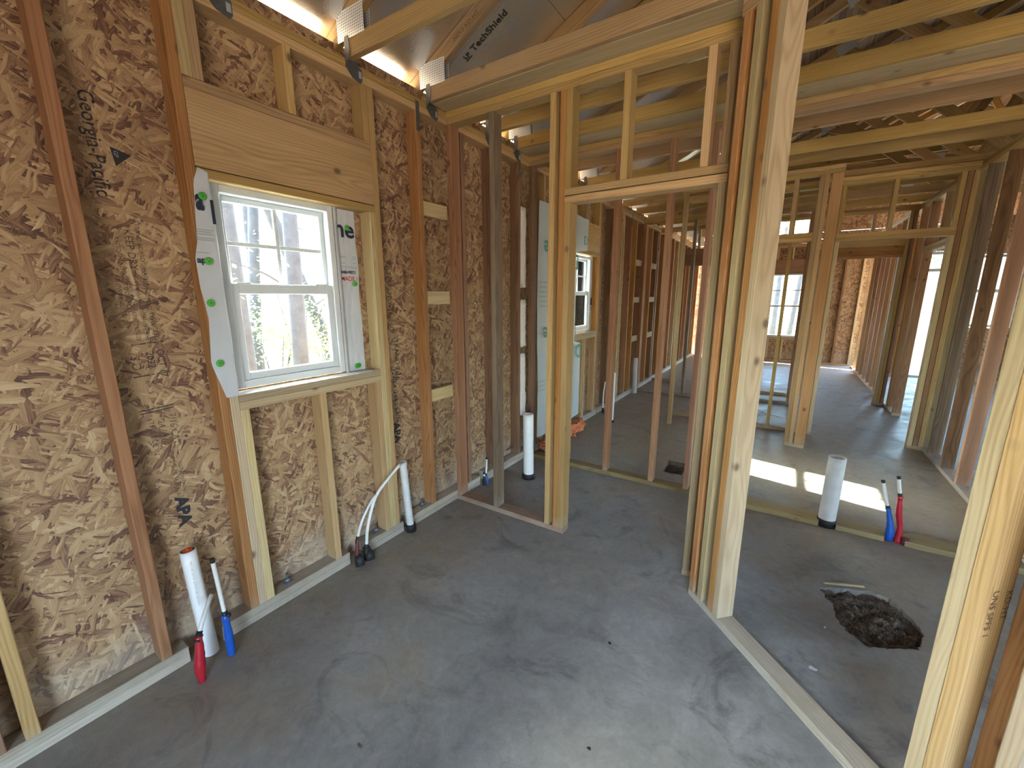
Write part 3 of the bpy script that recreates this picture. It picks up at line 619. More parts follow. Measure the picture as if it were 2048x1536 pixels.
# exterior wall of the living room with a tall glazed opening
WP = wall('wall_living', 'far exterior wall with a blown out bright patio opening', (0, 8.75, 0), 0)
for a, b in ((3.465, 3.95), (4.66, 9.0)): board(WP, 'bottom_plate', a, b, 0, D, 0, T, PINE)
top_plates(WP, 3.465, 8.99)
for u in (3.47, 3.87, 3.912, 4.66, 4.70, 5.5, 5.54, 6.3, 8.95): stud(WP, u, random.choice((PINE, FIR)))
board(WP, 'header', 3.951, 4.659, 0, D, 2.39, 2.69, ORANGE)
for x0, x1, z0, z1 in ((3.465, 3.95, 0, 2.95), (4.66, 4.76, 0, 2.95), (5.4, 7.2, 0, 2.95), (7.2, 9.0, 0, 2.95), (4.76, 5.4, 0, 1.0), (4.76, 5.4, 2.3, 2.95)): o = obj('osb_panel', extrude_poly('osb_panel', [(0, 0), (x1 - x0, 0), (x1 - x0, z1 - z0), (0, z1 - z0)], .012, 'y'), OSB, WP); o.location = (x0, D + .0005, z0)
# patio door frame standing in that opening
PD = empty('door_1', (3.955, 8.80, 0)); tag(PD, 'white framed patio door glowing with daylight at the far end', 'door', kind='structure')
for a in ((0, .05, 0, .06, 0, 2.385), (.65, .70, 0, .06, 0, 2.385), (.051, .649, 0, .06, 2.33, 2.385), (.051, .649, 0, .06, 0, .04), (.051, .649, 0, .06, 2.02, 2.08)): board(PD, 'frame_member', *a, VINYL)
board(PD, 'glass_pane', .052, .648, .028, .034, .042, 2.018, GLASS, .0005); board(PD, 'glass_pane', .052, .648, .028, .034, 2.082, 2.328, GLASS, .0005)
w4 = empty('window_4', (4.765, 8.76, 1.01)); tag(w4, 'small bluish window glimpsed between the hallway studs', 'window', kind='structure')
for a in ((0, .05, 0, .06, 0, 1.28), (.58, .63, 0, .06, 0, 1.28), (.051, .579, 0, .06, 1.23, 1.28), (.051, .579, 0, .06, 0, .05), (.051, .579, 0, .06, .62, .68)): board(w4, 'frame_member', *a, VINYL)
for z0, z1 in ((.051, .619), (.681, 1.229)): board(w4, 'glass_pane', .052, .578, .028, .034, z0, z1, GLASS, .0005)
# right exterior wall and the front of the house behind the camera
WX = wall('wall_far_right', 'sheathed exterior stud wall on the far right', (9.0 - D, 0, 0), -90)
board(WX, 'bottom_plate', -8.7, 4.5, 0, D, 0, T, PINE); top_plates(WX, -8.7, 4.5)
for k in range(17): stud(WX, -8.6 + k * .8128, random.choice((PINE, FIR)))
WN = wall('wall_front', 'front wall behind the camera with a wide opening', (0, -4.6 - D, 0), 0)
top_plates(WN, .001, 8.99)
for u in (.001, .04, .9, 1.7, 2.56, 4.7, 5.4, 6.0, 7.5, 8.2, 8.95): stud(WN, u, random.choice((PINE, FIR)))
for a, b in ((.001, 2.6), (4.7, 8.99)): board(WN, 'bottom_plate', a, b, 0, D, 0, T, PINE)
board(WN, 'header', 2.6, 4.7, 0, D, 2.2, 2.69, PINE)
def xsheet(w, a, b, z0, z1, d):
    o = obj('osb_panel', extrude_poly('osb_panel', [(0, 0), (b - a, 0), (b - a, z1 - z0), (0, z1 - z0)], .012, 'y'), OSB, w); o.location = (a, d, z0)
for a, b in ((-.1, .9), (.903, 2.6), (4.7, 6.3), (6.303, 7.5), (7.503, 9.1)): xsheet(WN, a, b, 0, 2.9, -.0125)
xsheet(WN, 2.603, 4.697, 2.2, 2.9, -.0125)
zr = lambda x: DK + SL * (x if x <= XR else 9 - x) - .006
for a, b in ((-.1, 2.2), (2.203, 4.5), (4.503, 6.8), (6.803, 9.1)):
    o = obj('gable_panel', extrude_poly('gable_panel', [(a, 2.903), (b, 2.903), (b, max(zr(b), 2.91)), (a, max(zr(a), 2.91))], .012, 'y'), OSB, WN); o.location = (0, -.0125, 0)
for a, b, z0, z1 in ((-8.75, -7.0, 0, 2.965), (-5.2, -4.0, 0, 2.965), (-3.997, -2.8, 0, 2.965), (-2.797, -1.6, 0, 2.965), (.2, 1.4, 0, 2.965), (1.403, 2.6, 0, 2.965), (2.603, 4.6, 0, 2.965), (-6.997, -5.203, 0, .9), (-6.997, -5.203, 2.1, 2.965), (-1.597, .197, 0, .9), (-1.597, .197, 2.1, 2.965)): xsheet(WX, a, b, z0, z1, D + .0005)

# ------------------------------------------------------------------ windows in the left wall
def window(name, y0, label):
    w = empty(name, (0, y0, 1.158), math.radians(90)); tag(w, label, 'window', kind='structure'); WW, HH = .575, .895
    fr = .034
    def bar(nm, a, par=w): return board(par, nm, *a, VINYL, .003)
    for a in ((0, fr, .058, .135, 0, HH), (WW - fr, WW, .058, .135, 0, HH), (fr, WW - fr, .058, .135, HH - fr, HH), (fr, WW - fr, .058, .135, 0, fr)): bar('frame_member', a)
    for a in ((-.03, 0, .1018, .104, -.012, HH + .025), (WW, WW + .03, .1018, .104, -.012, HH + .025)): bar('nailing_flange', a)
    # upper sash, set outward, with a grid
    us = empty('upper_sash'); us.parent = w
    z0, z1 = .462, HH - fr - .0005; a0, a1 = fr + .0005, WW - fr - .0005; s = .026
    for a in ((a0, a0 + s, .100, .125, z0, z1), (a1 - s, a1, .100, .125, z0, z1), (a0 + s, a1 - s, .100, .125, z1 - s, z1), (a0 + s, a1 - s, .100, .125, z0, z0 + .02)): bar('sash_rail', a, us)
    board(us, 'glass_pane', a0 + s, a1 - s, .111, .1145, z0 + .02, z1 - s, GLASS, .0003)
    xm = (a0 + a1) / 2; zm = (z0 + .02 + z1 - s) / 2
    bar('grille_bar', (xm - .009, xm + .009, .1045, .1105, z0 + .0205, z1 - s - .0005), us)
    bar('grille_bar', (a0 + s + .0005, xm - .0095, .1045, .1105, zm - .009, zm + .009), us); bar('grille_bar', (xm + .0095, a1 - s - .0005, .1045, .1105, zm - .009, zm + .009), us)
    ls = empty('lower_sash'); ls.parent = w
    z0, z1 = fr + .0005, .48; s = .034
    for a in ((a0, a0 + s, .070, .098, z0, z1), (a1 - s, a1, .070, .098, z0, z1), (a0 + s, a1 - s, .070, .098, z1 - .046, z1), (a0 + s, a1 - s, .070, .098, z0, z0 + .034)): bar('sash_rail', a, ls)
    board(ls, 'glass_pane', a0 + s, a1 - s, .082, .0855, z0 + .034, z1 - .046, GLASS, .0003)
    bar('sash_lock', (xm - .03, xm + .03, .064, .0698, z1 - .018, z1 - .006), ls)
    for x in (a0 + .06, a1 - .06): bar('tilt_latch', (x - .03, x + .03, .074, .094, z1 + .0003, z1 + .007), ls)
    return w
window('window_1', -1.437, 'small white sash window with a four light upper grid')
window('window_2', 2.112, 'farther white sash window partly hidden behind the plastic faced insulation')
w3 = empty('window_3', (1.50, 9.84, .60)); tag(w3, 'wide window in the far end wall glowing white', 'window', kind='structure')
for a in ((0, .04, 0, .06, 0, 1.5), (.776, .816, 0, .06, 0, 1.5), (.041, .775, 0, .06, 1.46, 1.5), (.041, .775, 0, .06, 0, .04), (.041, .775, .005, .055, .72, .765)): board(w3, 'frame_member', *a, VINYL)
for z0, z1 in ((.041, .719), (.766, 1.459)):
    board(w3, 'glass_pane', .041, .775, .03, .034, z0, z1, GLASS, .0003)
for a in ((.395, .415, .022, .0295, .767, 1.458), (.042, .394, .022, .0295, 1.10, 1.12), (.416, .774, .022, .0295, 1.10, 1.12)): board(w3, 'grille_bar', *a, VINYL, .001)

# ------------------------------------------------------------------ house wrap folded in around the windows
def sheetmesh(name, fn, nu, nv, th=.0007):
    v = [fn(i / nu, j / nv) for j in range(nv + 1) for i in range(nu + 1)]; f = [(j * (nu + 1) + i, j * (nu + 1) + i + 1, (j + 1) * (nu + 1) + i + 1, (j + 1) * (nu + 1) + i) for j in range(nv) for i in range(nu)]
    m = mesh_from(name, v, f, True); return m
def lerp(a, b, t): return a + (b - a) * t
def edgeL(z):    # ragged outer edge of the left flap
    pts = [(1.145, -1.513), (1.30, -1.552), (1.49, -1.538), (1.62, -1.552), (1.735, -1.552), (1.80, -1.535), (1.958, -1.523), (2.03, -1.518), (2.085, -1.497)]
    for (a, ya), (b, yb) in zip(pts, pts[1:]):
        if a <= z <= b: return lerp(ya, yb, (z - a) / (b - a))
    return pts[-1][1]
def leftflap(u, v):
    z = lerp(1.142, 2.086 - .02 * u, v)
    if u < .62: t = u / .62; y = lerp(edgeL(min(max(z, 1.145), 2.085)), -1.4605, t); x = .0032 + .004 * noise.noise(Vector((y * 9, z * 7, 1))) ** 2 + (.010 * (1 - t) ** 2 * (.6 + .4 * math.sin(z * 9)))
    else: t = (u - .62) / .38; y = -1.4595 + .018 * t + .003 * noise.noise(Vector((t * 3, z * 8, 2))); x = lerp(.0032, -.058, t)
    return (x, y, z)
fl1 = obj('house_wrap_flap', sheetmesh('house_wrap_flap', leftflap, 22, 40), WRAP); tag(fl1, 'white printed house wrap flap folded over the stud left of the near window', 'house wrap', 'house wrap flaps around the windows')
def rightflap(u, v, y0=-.862, y1=-.71):
    z = lerp(1.138, 2.082, v)
    if u < .4: t = u / .4; x = lerp(-.060, -.083, t) + .012 * math.sin(t * math.pi) * (.7 + .3 * noise.noise(Vector((z * 5, 1, 0)))); y = lerp(y0 + .002, y0 + .040, t)
    else: t = (u - .4) / .6; x = -.0845 + .004 * abs(noise.noise(Vector((t * 3, z * 8, 5)))); y = lerp(y0 + .040, y1 + .008 * noise.noise(Vector((z * 6, 3, 1))), t)
    return (x, y, z)
fl2 = obj('house_wrap_flap', sheetmesh('house_wrap_flap', rightflap, 20, 40), WRAP); tag(fl2, 'white printed house wrap flap on the right side of the near window', 'house wrap', 'house wrap flaps around the windows')
fl3 = obj('house_wrap_flap', sheetmesh('house_wrap_flap', lambda u, v: rightflap(u, v, 2.692, 2.80), 12, 20), WRAP); tag(fl3, 'white house wrap flap with a navy print beside the farther window', 'house wrap', 'house wrap flaps around the windows')
def sillwrap(u, v):
    y = lerp(-1.462, -.72, u); x = lerp(-.058, .004, v) ; z = 1.1476 + .004 * abs(noise.noise(Vector((u * 14, v * 3, 2)))) - (.0 if v < .9 else (v - .9) * .05)
    return (x, y, z)
fl4 = obj('house_wrap_sill', sheetmesh('house_wrap_sill', sillwrap, 40, 6), WRAP); tag(fl4, 'crumpled white wrap lying on the sill under the near window', 'house wrap')
def cap(parent, x, y, z):
    o = obj('cap_nail', tube_mesh('cap_nail', [(x, y, z), (x + .0012, y, z), (x + .0028, y, z)], [.0155, .0155, .011], 16), GREENCAP, parent)
    obj('nail_head', tube_mesh('nail_head', [(x + .0028, y, z), (x + .0040, y, z)], .004, 8), plain('nail_head_%d' % int(z * 1000), (.05, .25, .04)), o); return o
for y, z in ((-1.495, 1.977), (-1.507, 1.723), (-1.522, 1.554), (-1.522, 1.298)): cap(fl1, .013 if z > 1.6 else .0135, y, z)
for y, z in ((-.765, 1.957), (-.742, 1.652), (-.772, 1.175), (-.757, 1.176)): cap(fl2, -.079, y, z)
YU = ((0, 1, 0), (0, 0, 1))
text('a', .115, fl1, (.0125, -1.523, 1.925), *YU, NAVY, bold=.004, xs=.55); text('I', .135, fl1, (.0085, -1.477, 1.875), *YU, NAVY, bold=.001, xs=.8)
text('ap', .036, fl1, (.0135, -1.549, 1.715), *YU, NAVY, bold=.0008)
for k, (z, a, b) in enumerate(((1.845, -1.535, -1.475), (1.837, -1.535, -1.48), (1.828, -1.54, -1.475), (1.812, -1.54, -1.475), (1.805, -1.54, -1.475), (1.755, -1.545, -1.50))):
    q = obj('printed_rule', mesh_from('printed_rule', [(.0125, a, z), (.0105, b, z), (.0105, b, z + .0025), (.0125, a, z + .0025)], [(0, 1, 2, 3)]), GREYINK, fl1)
text('n', .13, fl2, (-.0735, -.853, 1.905), *YU, NAVY, bold=.003); text('e', .13, fl2, (-.0785, -.783, 1.905), *YU, NAVY, bold=.003)
text('-448-9835', .026, fl2, (-.0775, -.838, 1.706), *YU, NAVY, bold=.0003); text('MADE I', .034, fl2, (-.0775, -.832, 1.668), *YU, REDINK, bold=.0004)
for z, a, b in ((1.80, -.84, -.79), (1.793, -.84, -.79), (1.80, -.75, -.72), (1.79, -.75, -.72), (1.765, -.84, -.79), (1.765, -.75, -.72), (1.745, -.84, -.72), (1.737, -.80, -.72)):
    obj('printed_rule', mesh_from('printed_rule', [(-.0775, a, z), (-.0785, b, z), (-.0785, b, z + .0022), (-.0775, a, z + .0022)], [(0, 1, 2, 3)]), GREYINK, fl2)
board(fl3, 'printed_block', -.079, -.0785, 2.74, 2.795, 1.47, 1.56, NAVY, .0001); text('da', .07, fl3, (-.0785, 2.738, 1.41), *YU, NAVY)

# ------------------------------------------------------------------ insulation behind the far doorway
def polysheet(u, v):
    z = lerp(.16, 2.44, v); y = lerp(1.215, 2.095, u)
    if z > 2.08: y = lerp(1.215, 2.40, u)
    if z < 1.06: y = lerp(1.215, 2.27, u)
    return (.026 + .012 * math.sin(u * 11 + .6 * math.sin(z * 3)) + .008 * noise.noise(Vector((u * 5, z * 5, 4))), y, z)
ps = obj('poly_sheet', sheetmesh('poly_sheet', polysheet, 40, 60), POLY); tag(ps, 'tall translucent printed plastic facing hung on the wall behind the doorway', 'plastic sheet')
for y, z, s, sz in ((1.36, 2.10, 'e', .22), (1.36, 1.28, 'e', .22), (2.05, 2.02, 'D', .22), (2.30, 2.24, '13', .13), (2.19, 1.03, 'D', .22), (2.04, 1.25, '13', .13)):
    text(s, sz, ps, (.049, y + .03, z), (0, -1, 0), (0, 0, -1), GREENINK, bold=.003)
for k in range(9): text('FACING SIDE TOWARD LIVING SPACE', .022, ps, (.049, 1.58, 1.72 - k * .045 - (.7 if k > 5 else 0)), (0, -1, 0), (0, 0, -1), GREYINK)
for k in range(6): text('THERMAL BATT', .03, ps, (.049, 2.0, .85 - k * .05), (0, -1, 0), (0, 0, -1), GREENINK)
def fluff(name, y0, y1, label, mat, x0, x1, z0, z1, seed, parent=None, amp=.05):
    bm = bmesh.new(); bmesh.ops.create_cube(bm, size=1); bmesh.ops.subdivide_edges(bm, edges=bm.edges, cuts=9, use_grid_fill=True)
    for v in bm.verts:
        p = Vector((lerp(x0, x1, v.co.x + .5), lerp(y0, y1, v.co.y + .5), lerp(z0, z1, v.co.z + .5))); n = noise.noise_vector(p * 34 + Vector((seed, 0, 0))) + .5 * noise.noise_vector(p * 90)
        v.co = p + n * amp * Vector((1, 1, .6)).length / 1.7
        v.co.z = max(v.co.z, .003)
    m = bpy.data.meshes.new(name); bm.to_mesh(m); bm.free()
    for p in m.polygons: p.use_smooth = True
    o = obj(name, m, mat); tag(o, label, 'insulation', 'loose insulation at the wall behind the doorway'); return o
fluff('fiberglass_batt', 1.20, 1.44, 'orange fiberglass poking out below the plastic sheet, nearer tuft', FIBER, .075, .125, .045, .12, 1.0, amp=.05)
fluff('fiberglass_batt', 1.62, 2.15, 'orange fiberglass poking out below the plastic sheet, farther tuft', FIBER, .085, .15, .04, .13, 4.0, amp=.06)
for z0, z1, l in ((.45, 1.05, 'lowest white insulation batt between the studs left of the plastic sheet'), (1.12, 1.55, 'middle white insulation batt between the studs left of the plastic sheet'), (1.66, 2.35, 'top white insulation batt between the studs left of the plastic sheet')):
    fluff('white_batt', .958, 1.06, l, WOOL, -.07, -.012, z0, z1, z0, amp=.012)

# ------------------------------------------------------------------ plumbing
def pipe(name, label, base, top, r, mat, collar=None, capm=None, cat='pipe', group=None):
    b, t = Vector(base), Vector(top); o = empty(name, base); tag(o, label, cat, group); L = t - b
    p = [L * (k / 8) for k in range(9)]
    seg = 22; v = []; f = []
    side = L.normalized().orthogonal().normalized(); up = L.normalized().cross(side)
    rings = [(Vector((0, 0, 0)), r)] + [(q, r) for q in p[1:]] + [(p[-1], r - .0045), (p[-1] - L.normalized() * .06, r - .0045)]
    for c, rr in rings:
        for k in range(seg): a = 2 * math.pi * k / seg; v.append(c + (side * math.cos(a) + up * math.sin(a)) * rr)
    for i in range(len(rings) - 1):
        for k in range(seg): a, d = i * seg + k, i * seg + (k + 1) % seg; f.append((a, d, d + seg, a + seg))
    f.append(tuple(range((len(rings) - 1) * seg, len(rings) * seg)))
    pm = obj('pipe_body', mesh_from('pipe_body', v, f, False), mat, o)
    for q in pm.data.polygons: q.use_smooth = len(q.vertices) == 4
    if collar: obj('foam_collar', tube_mesh('foam_collar', [(0, 0, .0), (0, 0, collar[1] * .6), (0, 0, collar[1])], [collar[0] * 1.04, collar[0], collar[0] * .96], 20), RUB, o)
    if capm:
        n = L.normalized(); obj('rim_seal', tube_mesh('rim_seal', [p[-1] - n * .012, p[-1] - n * .0005], r - .0032, 20), RUB, o)
        obj('test_plug', tube_mesh('test_plug', [p[-1] - n * .006, p[-1] + n * .0008, p[-1] + n * .0014], [r - .010, r - .010, r - .014], 20), capm, o)
        obj('plug_nut', tube_mesh('plug_nut', [p[-1] + n * .0012, p[-1] + n * .008], [.006, .005], 10), capm, o)
    return o
def printline(p, s, size, x, y, z): text(s, size, p, (x, y, z), (0, 0, -1), (.7, .7, 0), GREYINK)
pp = pipe('drain_pipe', 'white drain pipe with an orange test plug by the near left wall', (.018, -1.728, 0), (-.004, -1.742, .515), .030, PVC, capm=ORCAP)
bpy.context.view_layer.update()
text('PVC 1120  SCH 40  ASTM D-1785  NSF-DWV', .011, pp, (.0365, -1.7535, .48), (.04, .025, -1), (.66, .75, 0), GREYINK)
pipe('drain_pipe', 'white drain pipe under the right end of the window with tubes strapped to it', (.030, -.525, .0), (.014, -.548, .505), .0245, PVCD, collar=(.034, .05))
pipe('drain_pipe', 'thick white drain pipe in a black collar behind the left half of the doorway wall', (.275, .645, 0), (.268, .645, .587), .045, PVC, collar=(.056, .045))
pipe('drain_pipe', 'slim white drain pipe standing beyond the doorway behind the reddish stud', (.30, 2.66, 0), (.305, 2.66, .64), .03, PVC, collar=(.04, .03))
pipe('drain_pipe', 'distant pinkish white pipe leaning on the left wall', (.045, 4.46, 0), (.03, 4.47, .585), .04, PVCD)
pipe('drain_pipe', 'thick dusty white drain pipe standing in the bare plate by the sunlit floor', (2.432, 1.118, 0), (2.437, 1.118, .505), .050, PVCD, collar=(.058, .05))
def stub(name, label, pts_tube, pts_tape, rt, rl, tapem, cat='water line', blk=None, capend=True, grp='taped water line stubs'):
    o = empty(name, pts_tape[0]); tag(o, label, cat, grp); b = Vector(pts_tape[0]); tr = lambda ps: [Vector(q) - b for q in ps]
    tp = smooth_path(tr(pts_tape), 5); n = len(tp)
    rr = [lerp(rl[min(int(i / (n - 1) * (len(rl) - 1)), len(rl) - 2)], rl[min(int(i / (n - 1) * (len(rl) - 1)) + 1, len(rl) - 1)], (i / (n - 1) * (len(rl) - 1)) % 1) * (1 + .07 * math.sin(i * 2.3)) for i in range(n)]
    obj('tape_wrap', tube_mesh('tape_wrap', tp, rr, 12), tapem, o)
    tt = smooth_path(tr(pts_tube), 5); obj('tube', tube_mesh('tube', tt, rt, 12), PEX, o)
    d = (tt[1] - tt[0]).normalized(); obj('clamp_sleeve', tube_mesh('clamp_sleeve', [tt[0] - d * .02, tt[0] + d * .02], rt * 1.28, 12), RUB, o)
    if capend: e = (tt[-1] - tt[-2]).normalized(); obj('end_cap', tube_mesh('end_cap', [tt[-1] - e * .003, tt[-1] + e * .014], rt * 1.12, 12), RUB, o)
    return o
stub('water_line', 'red taped water line stub bent back toward the near drain pipe', [(.150, -1.800, .205), (.130, -1.770, .255), (.095, -1.735, .285), (.055, -1.705, .295)], [(.155, -1.815, 0), (.156, -1.815, .07), (.153, -1.806, .14), (.150, -1.800, .205)], .0085, (.012, .021, .017, .011), REDT, capend=False)
bl = stub('water_line', 'blue taped water line with a straight white tube beside the near drain pipe', [(.107, -1.684, .205), (.104, -1.689, .34), (.100, -1.694, .470)], [(.109, -1.684, 0), (.110, -1.684, .08), (.107, -1.684, .205)], .0085, (.016, .017, .013), BLUT)
obj('valve_knob', tube_mesh('valve_knob', [(.012, .004, .205), (.02, .012, .207)], .009, 8), RUB, bl)
wla = stub('water_line', 'white tube bending up from a black sleeve to the pipe under the window', [(.042, -.895, .08), (.046, -.875, .22), (.040, -.80, .37), (.035, -.69, .45), (.030, -.585, .505)], [(.045, -.90, 0), (.045, -.898, .04), (.042, -.895, .08)], .0095, (.020, .022, .020), RUB, capend=False)
wlb = stub('water_line', 'thin pale tube with dark red tape joining the bent white tube', [(.034, -.948, .155), (.038, -.915, .25), (.040, -.845, .345), (.040, -.80, .38)], [(.046, -.965, 0), (.04, -.962, .06), (.034, -.948, .155)], .008, (.020, .014, .009), DKRED, capend=False)
for o_, x, y in ((wlb, .066, -.965), (wla, .07, -.895)):
    bx = obj('foam_sleeve', tube_mesh('foam_sleeve', [Vector((x, y, .002)) - o_.location, Vector((x - .012, y + .004, .035)) - o_.location, Vector((x - .022, y + .004, .062)) - o_.location], [.026, .028, .019], 10), RUB, o_)
stub('water_line', 'blue taped stub with a short white tube in the gap of the left plate behind the doorway wall', [(.025, .345, .07), (.018, .365, .13), (.0, .395, .20)], [(.04, .335, 0), (.035, .335, .035), (.025, .345, .07)], .008, (.017, .019, .012), BLUT)
stub('water_line', 'black wrapped water line stub standing beside the small blue one', [(.03, .318, .06), (.03, .318, .10)], [(.04, .312, 0), (.034, .315, .03), (.03, .318, .06)], .008, (.017, .018, .012), RUB)
stub('water_line', 'blue taped water line rising from the bare plate beside the dusty pipe', [(2.735, 1.115, .215), (2.71, 1.118, .30), (2.688, 1.12, .385)], [(2.765, 1.11, 0), (2.765, 1.11, .06), (2.755, 1.112, .13), (2.735, 1.115, .215)], .0095, (.021, .023, .017, .011), BLUT)
stub('water_line', 'red taped water line rising from the bare plate beside the blue one', [(2.78, 1.115, .315), (2.768, 1.115, .37), (2.757, 1.116, .43)], [(2.81, 1.112, 0), (2.808, 1.112, .10), (2.79, 1.113, .2), (2.78, 1.115, .315)], .0095, (.023, .014, .018, .011), REDT)
bt = tube_mesh('rust_cup', [(2.842, 1.09, 0), (2.842, 1.09, .045)], [.022, .024], 12); tag(obj('rust_cup', bt, DKRED), 'rusty brown cup at the foot of the red taped line', 'pipe sleeve')
stub('water_line', 'distant white bent tube by the left wall beyond the plastic sheet', [(.05, 3.02, .05), (.05, 3.02, .25), (.04, 3.10, .42)], [(.055, 3.02, 0), (.055, 3.02, .03), (.05, 3.02, .05)], .010, (.02, .02, .014), RUB, capend=False)
# faucet-like spout on the wall behind the doorway wall
sp = obj('pipe_spout', tube_mesh('pipe_spout', [(-.07, .80, .135), (-.05, .84, .15), (-.04, .862, .158)], .004, 8), NAIL); tag(sp, 'thin dark metal rod poking from the sheathing behind the grey stud', 'metal rod')

# ------------------------------------------------------------------ debris on the slab
def chip(label, x, y, s, mat, seed):
    rnd = random.Random(seed); n = 7; poly = [(x + math.cos(a) * s * rnd.uniform(.5, 1.1), y + math.sin(a) * s * rnd.uniform(.3, .7)) for a in [2 * math.pi * k / n for k in range(n)]]
    m = extrude_poly('debris_chip', poly, .006, 'z'); o = obj('debris_chip', m, mat); o.location = (0, 0, .0004); tag(o, label, 'debris', 'small chips lying on the slab')
chip('small black chip on the open concrete in front of the angled wall', 1.52, -.70, .010, RUB, 1)
chip('pale chip lying beside the bare bottom plate of the angled wall', 2.30, -.35, .016, PVCD, 2)
chip('tiny white fleck in front of the large pit', 2.36, -.04, .006, PVC, 3)
chip('brown chip at the bottom edge of the open floor', .93, -1.62, .014, DIRT, 4)
chip('small dark chip near the middle of the bottom edge', 1.62, -1.18, .008, RUB, 5)
st = slivers = obj('wood_strip', prism(.20, .014, .008), PALE); st.location = (2.47, .39, .006); st.rotation_euler = (0, 0, .42); tag(st, 'pale splintered wood strip along the far edge of the large pit', 'wood strip')
ws = obj('white_stick', prism(.30, .012, .006), PVC); ws.location = (2.04, 4.15, .004); ws.rotation_euler = (0, 0, -.75); tag(ws, 'thin white stick on the floor beyond the thick post', 'stick')

# ------------------------------------------------------------------ trees outside
def foliage(name, centers, n, spread, size, mat, parent, seed):
    rnd = random.Random(seed); v = []; f = []
    for c in centers:
        for _ in range(n):
            p = Vector(c) + Vector((rnd.gauss(0, spread), rnd.gauss(0, spread), rnd.gauss(0, spread * .7)))
            d = Vector((rnd.uniform(-1, 1), rnd.uniform(-1, 1), rnd.uniform(-.6, .6))).normalized(); e = d.orthogonal().normalized(); s = size * rnd.uniform(.6, 1.4)
            i = len(v); v += [p - d * s, p + e * s * .38, p + d * s, p - e * s * .38]; f.append((i, i + 1, i + 2, i + 3))
    m = mesh_from(name, v, f); o = obj(name, m, mat, parent); return o
def tree(label, x, y, h, r, lean, seed, crown=(3.5, 6), nb=10, leaf=NEEDLE, name='pine_tree', low=0, dens=130, lsz=.09):
    rnd = random.Random(seed); o = empty(name, (x, y, -.25)); tag(o, label, 'tree', 'trees outside the windows')
    pts = [(lean[0] * t + .05 * math.sin(3 * t + seed), lean[1] * t + .05 * math.cos(2.5 * t + seed), h * t) for t in [k / 9 for k in range(10)]]
    obj('trunk', tube_mesh('trunk', pts, [r * (1.15 - .75 * k / 9) for k in range(10)], 12), BARK, o)
    cs = []
    for k in range(nb):
        t = rnd.uniform(crown[0] / h, .98); a = rnd.uniform(0, 6.28); L = rnd.uniform(.7, 1.9) * (1.1 - .5 * t)
        b = Vector((lean[0] * t, lean[1] * t, h * t)); e = b + Vector((math.cos(a) * L, math.sin(a) * L, rnd.uniform(-.1, .5)))
        br = obj('branch', tube_mesh('branch', [b, (b + e) / 2 + Vector((0, 0, .06)), e], [.035, .024, .010], 6), BARK, o); cs += [e, lerp(b, e, .65)]
    for k in range(low):
        t = rnd.uniform(1.0 / h, 3.2 / h); a = rnd.uniform(0, 6.28); L = rnd.uniform(.6, 1.6); b = Vector((lean[0] * t, lean[1] * t, h * t)); e = b + Vector((math.cos(a) * L, math.sin(a) * L, rnd.uniform(-.2, .4)))
        obj('branch', tube_mesh('branch', [b, (b + e) / 2 + Vector((0, 0, .05)), e], [.022, .014, .006], 6), BARK, o); cs += [e]
    foliage('foliage', cs, dens, .32, lsz, leaf, o, seed); return o
tree('thick shaded pine trunk at the left edge of the near window', -3.6, .10, 11, .125, (.1, .05), 1, (7, 9), 8, low=1, lsz=.05)
tree('slim pine seen in the left pane of the near window', -7.0, 1.95, 10, .06, (.1, .3), 2, (6, 8), 8, lsz=.05)
tree('tall straight pine trunk in the middle of the near window', -3.3, .74, 12, .095, (.05, .35), 3, (7, 10), 8, low=2, lsz=.04, dens=60)
tree('pine leaning right behind the near window', -5.0, .92, 9, .085, (-.2, .9), 4, (7, 8), 6, lsz=.05)
tree('leaning oak on the right of the near window', -4.6, 2.35, 8, .10, (-.4, -2.8), 5, (5, 7), 8, LEAF, 'oak_tree', low=4, lsz=.03, dens=90)
tree('pine at the right edge of the near window', -8.2, 4.75, 13, .16, (.1, .3), 6, (9.5, 12), 8, low=1, lsz=.05)
tree('far pine behind the near window', -13.0, 7.6, 12, .15, (.2, .1), 7, (6, 10), 9, low=2)
tree('farther pine behind the near window', -15.0, 8.9, 12, .13, (.2, .1), 17, (6, 10), 9, low=2)
tree('oak beside the farther window', -8.6, 20.6, 11, .16, (.1, .1), 8, (5, 9), 8, LEAF, 'oak_tree', low=4, dens=60, lsz=.06)
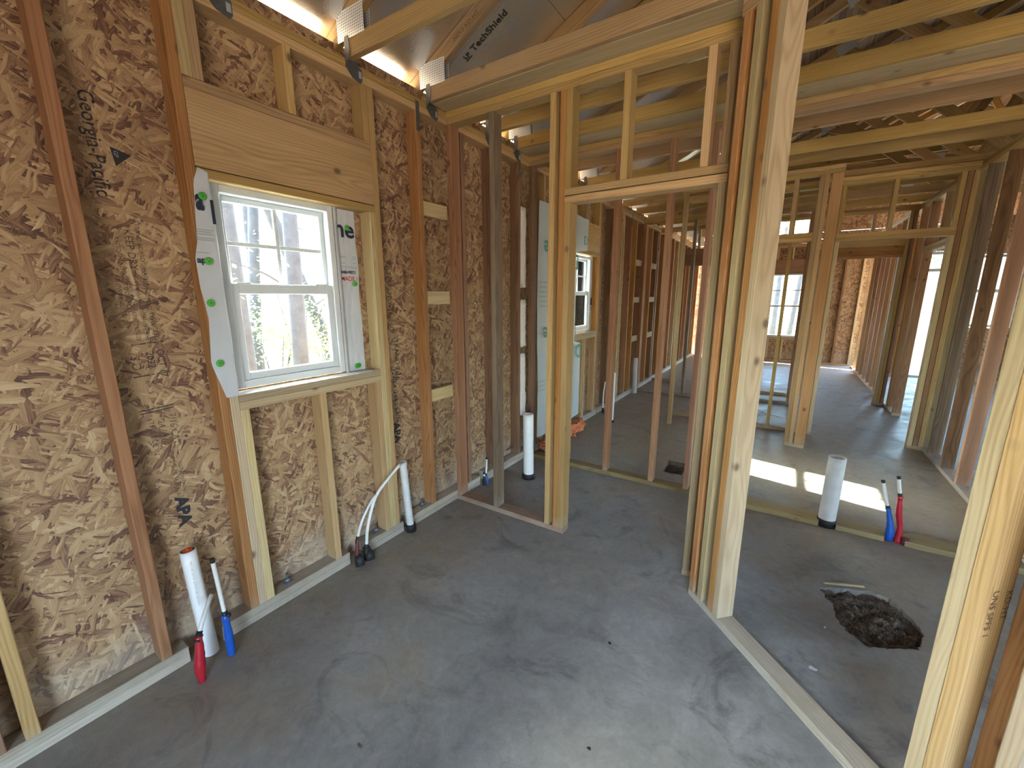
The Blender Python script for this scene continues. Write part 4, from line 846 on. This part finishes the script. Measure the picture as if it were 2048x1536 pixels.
tree('pine in the right pane of the farther window', -7.0, 20.0, 12, .14, (.1, .1), 9, (5, 9), 10, low=2, lsz=.05, dens=60)
tree('forked oak behind the far end window', 2.15, 15.0, 9, .11, (.6, .2), 10, (2, 7), 12, LEAF, 'oak_tree', dens=40)
tree('pine at the left of the far end window', 1.65, 17.5, 11, .13, (0, .2), 11, (4, 9), 9, dens=60)
tree('pine beyond the patio opening', 6.5, 24.0, 10, .15, (.2, .1), 12, (3, 9), 9)
def shrub(label, x, y, h, seed, mat=LEAF, n=300):
    rnd = random.Random(seed); o = empty('shrub', (x, y, -.25)); tag(o, label, 'shrub', 'shrubs outside the windows'); cs = []
    for k in range(7):
        a = rnd.uniform(0, 6.28); e = Vector((math.cos(a) * rnd.uniform(.2, .6), math.sin(a) * rnd.uniform(.2, .6), h * rnd.uniform(.45, 1)))
        obj('stem', tube_mesh('stem', [(0, 0, 0), e * .5 + Vector((0, 0, .1)), e], [.018, .012, .005], 6), BARK, o); cs.append(e)
    foliage('foliage', cs, n, .26, .032, mat, o, seed); return o
for i, (x, y, h, l, m) in enumerate(((-5.6, 1.05, 1.5, 'nearest green shrub low in the near window', DRYLEAF), (-4.4, .95, 1.5, 'leafy shrub at the foot of the middle trunk in the near window', LEAF), (-5.4, 1.9, 2.5, 'tall leafy shrub right of the middle trunk in the near window', LEAF), (-6.8, 3.4, 2.0, 'green shrub at the right pane of the near window', LEAF), (-8.4, 2.1, 1.7, 'dry leaved shrub behind the slim pine', DRYLEAF), (-9.5, 5.2, 2.4, 'farther green shrub at the right of the near window', LEAF), (-11.5, 3.8, 2.6, 'dry shrub far behind the near window', DRYLEAF), (-6.4, 16.0, 2.0, 'large leafy shrub filling the farther window', LEAF), (-8.4, 22.5, 2.6, 'second leafy shrub behind the farther window', LEAF), (-7.4, 19.2, 2.4, 'tall leafy shrub in the middle of the farther window', LEAF), (3.4, 13.4, 1.2, 'low shrub outside the far end window', DRYLEAF))):
    shrub(l, x, y, h, 30 + i, m, 300)
